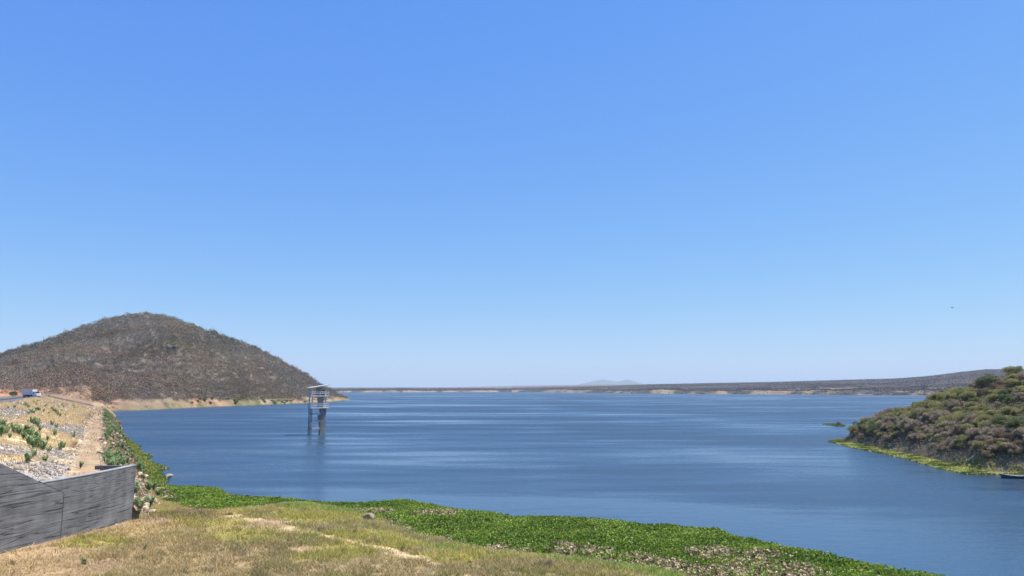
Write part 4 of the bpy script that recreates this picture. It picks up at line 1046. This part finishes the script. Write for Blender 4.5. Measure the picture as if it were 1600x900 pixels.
def rock(loc, s, rz, label, group=None, k=0, sq=1.0, name='rock'):
    o = obj(name, ROCKS[k % 10], None, loc); o.scale = (s, s * random.uniform(.75, 1.1), s * sq); o.rotation_euler = (random.uniform(-.3, .3), random.uniform(-.3, .3), rz)
    return tag(o, label, 'rock', group)

def build_rocks():
    g = np.random.default_rng(41); got = 0; tries = 0
    while got < 230 and tries < 20000:
        tries += 1
        if g.random() < .5: t, s = -90 + 190 * g.random() ** 1.5, g.uniform(S_EDGE + 2, S_B0)
        else: t, s = -62 + 230 * g.random() ** 1.3, g.uniform(S_B1 - .3, .2)
        x, y = dam_xy(t, s); z = float(dam_h(np.array([x]), np.array([y]))[0])
        if z < .2 or abs(x) > y * .70: continue
        if s < S_B0 and g.random() > rocky(np.array([t]), np.array([s]))[0]: continue
        if y < Y_END and x > float(wall_x(y)) - .8: continue
        up = s < S_B0
        rock((x, y, z + .05), g.uniform(.45, .95) if up else g.uniform(.5, 1.15), g.uniform(0, 6.28),
             'angular grey stone among dry grass on the upper dam slope' if up else 'pale riprap boulder on the water side of the dam below the dirt path',
             'stones on the upper dam slope' if up else 'riprap boulders along the dam toe', int(g.integers(10)), name='rock' if up else 'boulder')
        got += 1
    for px, py, sz in [(236, 776, .8), (229, 792, .9), (239, 784, .7), (222, 760, 1.0), (231, 782, .6), (243, 773, .8), (226, 775, .7)]:
        p = hit(px, py, near_h); rock((p[0], p[1], p[2] + .12 * sz), sz, px, 'pale riprap boulder on the water side of the dam below the dirt path', 'riprap boulders along the dam toe', px % 10, name='boulder')
    # smaller rubble as one mass
    base = np.array([v.co[:] for v in ROCKS[3].vertices])
    import bmesh
    bm = bmesh.new(); bmesh.ops.create_icosphere(bm, subdivisions=1, radius=.5); bv = np.array([v.co[:] for v in bm.verts]); bf = np.array([[v.index for v in f.verts] for f in bm.faces]); bm.free()
    n = 40000; u = g.random(n) < .70
    t = np.where(u, -92 + 280 * g.random(n) ** 1.6, -64 + 300 * g.random(n) ** 1.4); s = np.where(u, g.uniform(S_EDGE + 1, S_B0 + .9, n), g.uniform(S_B1 - .9, .3, n))
    x, y = dam_xy(t, s); z = dam_h(x, y); r = np.where(s < S_B0, rocky(t, s) * .8 + .09, np.where(np.abs(s - (S_B0 + S_B1) / 2) < 1.1, .02, .36))
    ok = (z > .15) & (g.random(n) < r) & ~((y < Y_END) & (x > wall_x(y) - .6)); x, y, z, t = x[ok], y[ok], z[ok], t[ok]; n = len(x)
    sz = g.uniform(.10, .24, n) * (1 + 1.4 * g.random(n) ** 3) * (1 + np.clip(t, 0, 150) / 150)
    sc = sz[:, None] * g.uniform(.6, 1.2, (n, 3)); a = g.uniform(0, 6.28, n); V = bv[None] * (1 + .35 * (g.random((n, len(bv), 1)) - .5)) * sc[:, None, :]
    ca, sa = np.cos(a)[:, None], np.sin(a)[:, None]
    V = np.stack([V[..., 0] * ca - V[..., 1] * sa, V[..., 0] * sa + V[..., 1] * ca, V[..., 2]], -1) + np.stack([x, y, z + .02], -1)[:, None]
    Fc = (bf[None] + (np.arange(n) * len(bv))[:, None, None]).reshape(-1, 3)
    c = np.array(ROCK_COLS)[g.integers(0, 5, n)] * g.uniform(.75, 1.2, (n, 1))
    tag(obj('rubble', mesh('rubble', V.reshape(-1, 3), Fc, M_rock, np.repeat(c, len(bv), 0))), 'loose grey riprap rubble strewn over the dam slope', 'rubble', kind='stuff')
build_rocks()

for px, py, s, lab, k, hf in [
    (576, 813, 1.6, 'large grey boulder at the edge of the hyacinth mat', 1, land_h),
    (263, 748, 1.4, 'pale boulder standing alone in the water by the weed fringe', 0, lambda X, Y: X * 0 - .05),
    (246, 768, 1.3, 'pale stone beside the green shrubs below the wall end', 4, near_h), (250, 764, 0.9, 'smaller pale stone on top of the bank below the wall end', 2, near_h),
    (267, 782, 1.2, 'flat tan stone at the foot of the bank, nearest the hyacinth', 4, near_h), (256, 781, 1.0, 'flat grey stone next to the tan stone at the foot of the bank', 1, near_h),
    (218, 745, 1.5, 'big tan block just right of the wall end', 4, near_h), (226, 748, 1.2, 'pale block leaning right of the big tan block by the wall end', 2, near_h),
    (227, 786, .8, 'grey stone between the two shrubs below the wall end', 1, near_h), (213, 783, .7, 'grey stone close to the wall end', 3, near_h),
    (206, 811, .55, 'small white stone at the bottom corner of the wall', 2, near_h), (182, 822, .35, 'little pale stone at the foot of the wall', 2, near_h)]:
    p = hit(px, py, hf) if hf is not None else None
    rock((p[0], p[1], p[2] + .22 * s), s, k * 1.3, lab, None, k, .85, 'boulder')

# dark rock ledge on the hill
def outcrop():
    q = hill_hit(264, 549); VV = []; FF = []; CC = []; b = 0; g = np.random.default_rng(9)
    for dx, dy, dz, s in [(-9, 3, -3, 9), (-4, 2, -5, 10), (3, 1, -5, 9), (-7, 4, 0, 10), (-2, 3, 2, 8), (3, 4, 2, 11), (8, 3, 0, 8), (12, 4, -4, 8), (-12, 5, -1, 7), (5, 1, -3, 7), (0, 1, -2.5, 6), (15, 4, -7, 5)]:
        me = ROCKS[int(g.integers(10))]; V = np.array([v.co[:] for v in me.vertices]) * s * .8 * np.array([.9, .8, 1.0]) + q + np.array([dx * 1.1, dy, dz * 1.3 + 1.6]); Fx = [[i + b for i in p.vertices] for p in me.polygons]
        VV.append(V); FF += Fx; b += len(V)
        CC.append(np.tile((.12, .11, .10), (len(V), 1)) * g.uniform(.8, 1.3))
    tag(obj('rock_outcrop', mesh('rock_outcrop', np.concatenate(VV), np.array(FF), M_rock, np.concatenate(CC))), 'dark rock ledge jutting from the middle of the hill', 'rock')
    V, Fc, cc = scatter_clumps(q + np.array([[dx, 6, 8 - abs(dx - 4) * .3] for dx in (-2, 1, 4, 7, 10, 13)]), np.full(6, 2.4), 40, 1.0, np.tile((.25, .24, .07), (6, 1)), 3)
    tag(obj('yellow_shrubbery', mesh('yellow_shrubbery', V, Fc, M_leafdry, cc)), 'yellow-green growth along the top of the dark ledge on the hill', 'shrubs', kind='stuff')
outcrop()

# ------------------------------------------------------------------ broad-leaved shrubs on the dam
def dam_shrub(seed, hgt, nst, lf=1.0):
    g = np.random.default_rng(seed); mb = MB(); C = []; A_ = []
    for k in range(nst):
        a = g.uniform(0, 6.283); sp = g.uniform(.1, .5); h = hgt * g.uniform(.55, 1)
        p0 = np.array([g.normal() * .12, g.normal() * .12, -.15]); p1 = np.array([math.cos(a) * sp * hgt * .75, math.sin(a) * sp * hgt * .75, h])
        mb.tube(p0, p1, .03, .012, 5, False)
        for j in range(13):
            f = .28 + .72 * j / 12; q = p0 + (p1 - p0) * f
            for side in (0, 1):
                az = j * 1.57 + side * 3.14 + g.uniform(-.4, .4); d = np.array([math.cos(az), math.sin(az), g.uniform(.5, 1.3)]); d /= np.linalg.norm(d)
                C.append(q); A_.append(d)
    C = np.array(C); D = np.array(A_); n = len(C); L = lf * g.uniform(.18, .30, n)[:, None]; S = np.cross(D, [0, 0, 1]); S /= np.linalg.norm(S, axis=1, keepdims=True) + 1e-6
    q = np.stack([C, C + D * L * .5 + S * L * .32, C + D * L, C + D * L * .5 - S * L * .32], 1)
    c = np.tile((.22, .30, .125), (n, 1)) * g.uniform(.6, 1.6, (n, 1))
    return mesh('foliage', q.reshape(-1, 3), np.arange(4 * n).reshape(n, 4), M_leaf, np.repeat(c, 4, 0)), mb.mesh('stem', M_stem)
SHR = [dam_shrub(500 + i, 1.6, 9) for i in range(5)]

def build_shrubs():
    g = np.random.default_rng(51)
    up = [(40, 635, 1.0), (44, 637, .9), (48, 645, 1.1), (52, 647, 1.2), (56, 641, 1.0), (60, 642, 1.0), (45, 647, .8), (70, 636, .9), (73, 635, .8), (81, 640, 1.1), (84, 643, 1.2), (87, 646, 1.2), (90, 649, 1.1), (94, 651, .9), (91, 637, .8), (97, 635, 1.1), (99, 637, 1), (96, 643, .8), (76, 646, .6), (76, 651, .5), (49, 661, 1.2), (54, 663, 1.3), (58, 665, 1.5), (60, 668, 1.2), (62, 674, .9), (81, 664, .9), (88, 669, .9), (102, 650, .7), (106, 647, .7),
          (0, 672, 1.5), (4, 675, 1.6), (8, 679, 1.5), (2, 682, 1.4), (22, 676, 1.5), (28, 680, 1.4), (34, 679, 1.4), (40, 680, 1.5), (46, 680, 1.5), (36, 686, 1.3), (44, 688, 1.5), (50, 687, 1.4), (56, 690, 1.4), (60, 694, 1.2), (46, 696, 1.4), (52, 700, 1.4), (60, 701, 1.3), (67, 703, 1.2), (74, 688, .7), (76, 706, .8), (94, 703, 1.1), (98, 702, .9), (70, 722, .7), (126, 731, .6)]
    for px, py, s in up:
        p = hit(px, py + 1, near_h)
        plant('broadleaf_shrub', SHR[int(g.integers(5))], (p[0], p[1], p[2]), g.uniform(0, 6.28), (s * .74, s * .62), 'grey-green broad-leaved shrub on the yellow upper dam slope', 'shrub', 'broad-leaved shrubs on the upper dam slope', 'foliage', 'stem')
    n = 0
    while n < 34:
        t = -88 + 250 * g.random(); s = g.uniform(S_EDGE + 2, S_B0 - .8); x, y = dam_xy(t, s)
        if abs(x) > y * .7 or (y < Y_END and x > float(wall_x(y)) - 1.5): continue
        z = float(near_h(np.array([x]), np.array([y]))[0]); k = g.uniform(.35, .75); n += 1
        plant('broadleaf_shrub', SHR[int(g.integers(5))], (x, y, z), g.uniform(0, 6.28), (k, k * .9), 'grey-green broad-leaved shrub on the yellow upper dam slope', 'shrub', 'broad-leaved shrubs on the upper dam slope', 'foliage', 'stem')
    n = 0
    while n < 185:
        t = -52 + 235 * g.random() ** 1.15; s = g.uniform(S_B1 + .4, -.6)
        if fbm(t / 10, s / 2.5, 131) < .46: continue
        x, y = dam_xy(t, s); z = float(near_h(np.array([x]), np.array([y]))[0])
        if z < .4 or (y < Y_END + 1 and x < float(wall_x(y)) + .6): continue
        k = g.uniform(.55, 1.1); plant('broadleaf_shrub', SHR[int(g.integers(5))], (x, y, z), g.uniform(0, 6.28), (k, k * .8), 'broad-leaved green shrub among the riprap between the dirt path and the lake', 'shrub', 'broad-leaved shrubs on the dam toe', 'foliage', 'stem'); n += 1
    for px, py, s, lab in [(217, 805, 1.35, 'broad-leaved shrub hugging the bottom corner of the wall end'), (234, 795, 1.45, 'tall narrow broad-leaved shrub right of the wall corner'), (232, 768, 1.5, 'wide dark shrub on the bank right of the wall end'), (239, 766, 1.3, 'dark shrub right beside the widest one on the bank'), (247, 776, 1.1, 'small shrub between pale stones at the foot of the bank'), (216, 735, 1.4, 'pale shrub peeping past the top corner of the wall end'), (221, 738, 1.3, 'pale shrub just right of the one at the wall top corner')]:
        p = hit(px, py, near_h); plant('broadleaf_shrub', SHR[int(g.integers(5))], p, g.uniform(0, 6.28), (s * .68, s * .62), lab, 'shrub', None, 'foliage', 'stem')
    # shrubs at the foot of the hill
    for k in range(34):
        t = g.uniform(290, 520); v = g.uniform(.006, .045); p = hill_pt(np.array([t]), np.array([v]))[0]
        if p[2] < .4: continue
        plant('shore_bush', KINDS['green' if g.random() < .6 else 'olive'][int(g.integers(3))], p, g.uniform(0, 6.28), (g.uniform(.6, 1.0), g.uniform(.4, .65)), 'green bush on the ochre bank at the foot of the hill', 'bush', 'bushes on the bank below the hill')
    p = at_yz(20, 330, CREST + 0.2)
    for dx, s in ((0, 1.0),):
        plant('dark_bush', KINDS['green'][0], (p[0] + dx, p[1], CREST - .3), 1, (.75, .85), 'dark bush beside the dam road left of the white truck', 'bush')
build_shrubs()

# small weeds and stakes in the foreground
WEED = [dam_shrub(540 + i, .45, 5, .45) for i in range(2)]
M_twig3 = plain_mat('dusty_twig', (0.20, 0.17, 0.11), .9, nscale=4, spec=.1)
LET = bush_bare(560, .9, .8, M_twig3, 12, .5)
for px, py, s, lab in [(227, 859, 1.0, 'small dark green weed alone in the dry grass in front of the wall'), (131, 882, 1.0, 'low green weed on the bare ground at lower left'), (137, 850, .6, 'tiny dark weed in the yellow grass close to the wall'), (410, 776, 1.6, 'thin weed sticking up at the hyacinth edge'), (849, 887, 1.4, 'dusty grey-green shrublet at the front of the dead hyacinth'), (690, 820, .8, 'green weed at the back edge of the grass beside the mat'), (497, 830, 1.0, 'grey dry shrublet beside the sandy track'), (548, 834, 1.0, 'grey-green shrublet in the middle of the grass')]:
    p = hit(px, py, land_h); plant('weed', LET if 'shrublet' in lab else WEED[0 if s < 1 else 1], p, px, (s, s), lab, 'weed', None, 'twigs' if 'shrublet' in lab else 'foliage', 'stem')
def stake():
    p = hit(314, 806, land_h); mb = MB(); mb.tube((0, 0, -.2), (.03, .0, 1.15), .045, .035, 6)
    tag(obj('stake', mb.mesh('stake', M_bark), None, p), 'thin weathered wooden stake upright in the grass near the hyacinth', 'stake')
stake()

# ------------------------------------------------------------------ boat and bird
def build_boat():
    root = bpy.data.objects.new('rowing_boat', None); link(root)
    p = at(1592, 747.5, 0); root.location = (p[0], p[1], 0.0); root.rotation_euler = (0, 0, math.radians(-8))
    tag(root, 'dark wooden rowing boat with pale inside moored at the weedy bank of the point', 'boat')
    md = plain_mat('dark_hull', (0.03, 0.035, 0.05), 0.5, nscale=3); mp = plain_mat('pale_wood', (0.50, 0.48, 0.42), 0.7, nscale=3); mr = plain_mat('rust_cloth', (0.35, 0.10, 0.06), .8, nscale=3)
    L, n = 2.6, 15; V = []; V2 = []
    xs = np.linspace(-L, L, n)
    for i, x in enumerate(xs):
        u = x / L; wd = .62 * (1 - abs(u) ** 2.6) + .05; sh = .42 + .26 * u * u
        for k in range(9):
            a = math.pi * k / 8; V.append((x, -math.cos(a) * wd, sh - math.sin(a) ** .7 * (sh + .12) if 0 < k < 8 else sh))
            V2.append((x * .975, -math.cos(a) * (wd - .04), sh - math.sin(a) ** .7 * (sh - .02) if 0 < k < 8 else sh))
    fs = [(9 * i + k, 9 * i + k + 1, 9 * (i + 1) + k + 1, 9 * (i + 1) + k) for i in range(n - 1) for k in range(8)]
    m1 = mesh('hull', V, fs + [tuple(range(9)), tuple(range(9 * n - 9, 9 * n))], md); obj('hull', m1, root)
    obj('inner_lining', mesh('inner_lining', V2, fs, mp), root)
    mb = MB()
    for i in range(n - 1):
        for sgn in (0, 8):
            a, b = V[9 * i + sgn], V[9 * (i + 1) + sgn]; mb.tube((a[0], a[1], a[2] + .01), (b[0], b[1], b[2] + .01), .035, .035, 5)
    obj('gunwale', mb.mesh('gunwale', mp), root)
    for x in (-1.3, 0, 1.3):
        mb = MB(); mb.box(x - .13, x + .13, -.5, .5, .26, .30); obj('thwart', mb.mesh('thwart', mp), root)
build_boat()

def build_bird():
    p = at_y(1488, 481, 95); m = plain_mat('dark_feathers', (0.03, 0.03, 0.03), .8, nscale=5)
    V = [(0, .28, 0), (.05, .16, .04), (.06, 0, .05), (.04, -.16, .03), (0, -.36, 0), (-.04, -.16, .03), (-.06, 0, .05), (-.05, .16, .04), (0, .14, -.05), (0, -.05, -.06),
         (.30, .10, .12), (.62, -.06, .05), (.30, -.08, .11), (-.30, .10, .12), (-.62, -.06, .05), (-.30, -.08, .11)]
    fs = [(0, 1, 8), (1, 2, 9, 8), (2, 3, 9), (3, 4, 9), (0, 8, 7), (7, 8, 9, 6), (6, 9, 5), (5, 9, 4), (0, 7, 1), (1, 7, 6, 2), (2, 6, 5, 3), (3, 5, 4), (1, 2, 12, 10), (10, 12, 11), (7, 13, 15, 6), (13, 14, 15)]
    o = obj('bird', mesh('bird', V, fs, m), None, p); o.rotation_euler = (.1, .15, .9); o.scale = (.6, .6, .6)
    tag(o, 'tiny dark bird flying high above the point at right', 'bird')
build_bird()

# ------------------------------------------------------------------ air
def build_haze():
    mb = MB(); mb.box(-20500, 20500, -600, 20500, -6, 300)
    m = bpy.data.materials.new('haze_air'); m.use_nodes = True; t = m.node_tree; t.nodes.clear()
    o = t.nodes.new('ShaderNodeOutputMaterial'); v = t.nodes.new('ShaderNodeVolumePrincipled')
    v.inputs['Color'].default_value = (0.75, 0.90, 1.0, 1); v.inputs['Density'].default_value = 7.5e-5; v.inputs['Anisotropy'].default_value = 0.0
    t.links.new(v.outputs[0], o.inputs['Volume'])
    tag(obj('haze', mb.mesh('haze', m)), kind='stuff')
build_haze()
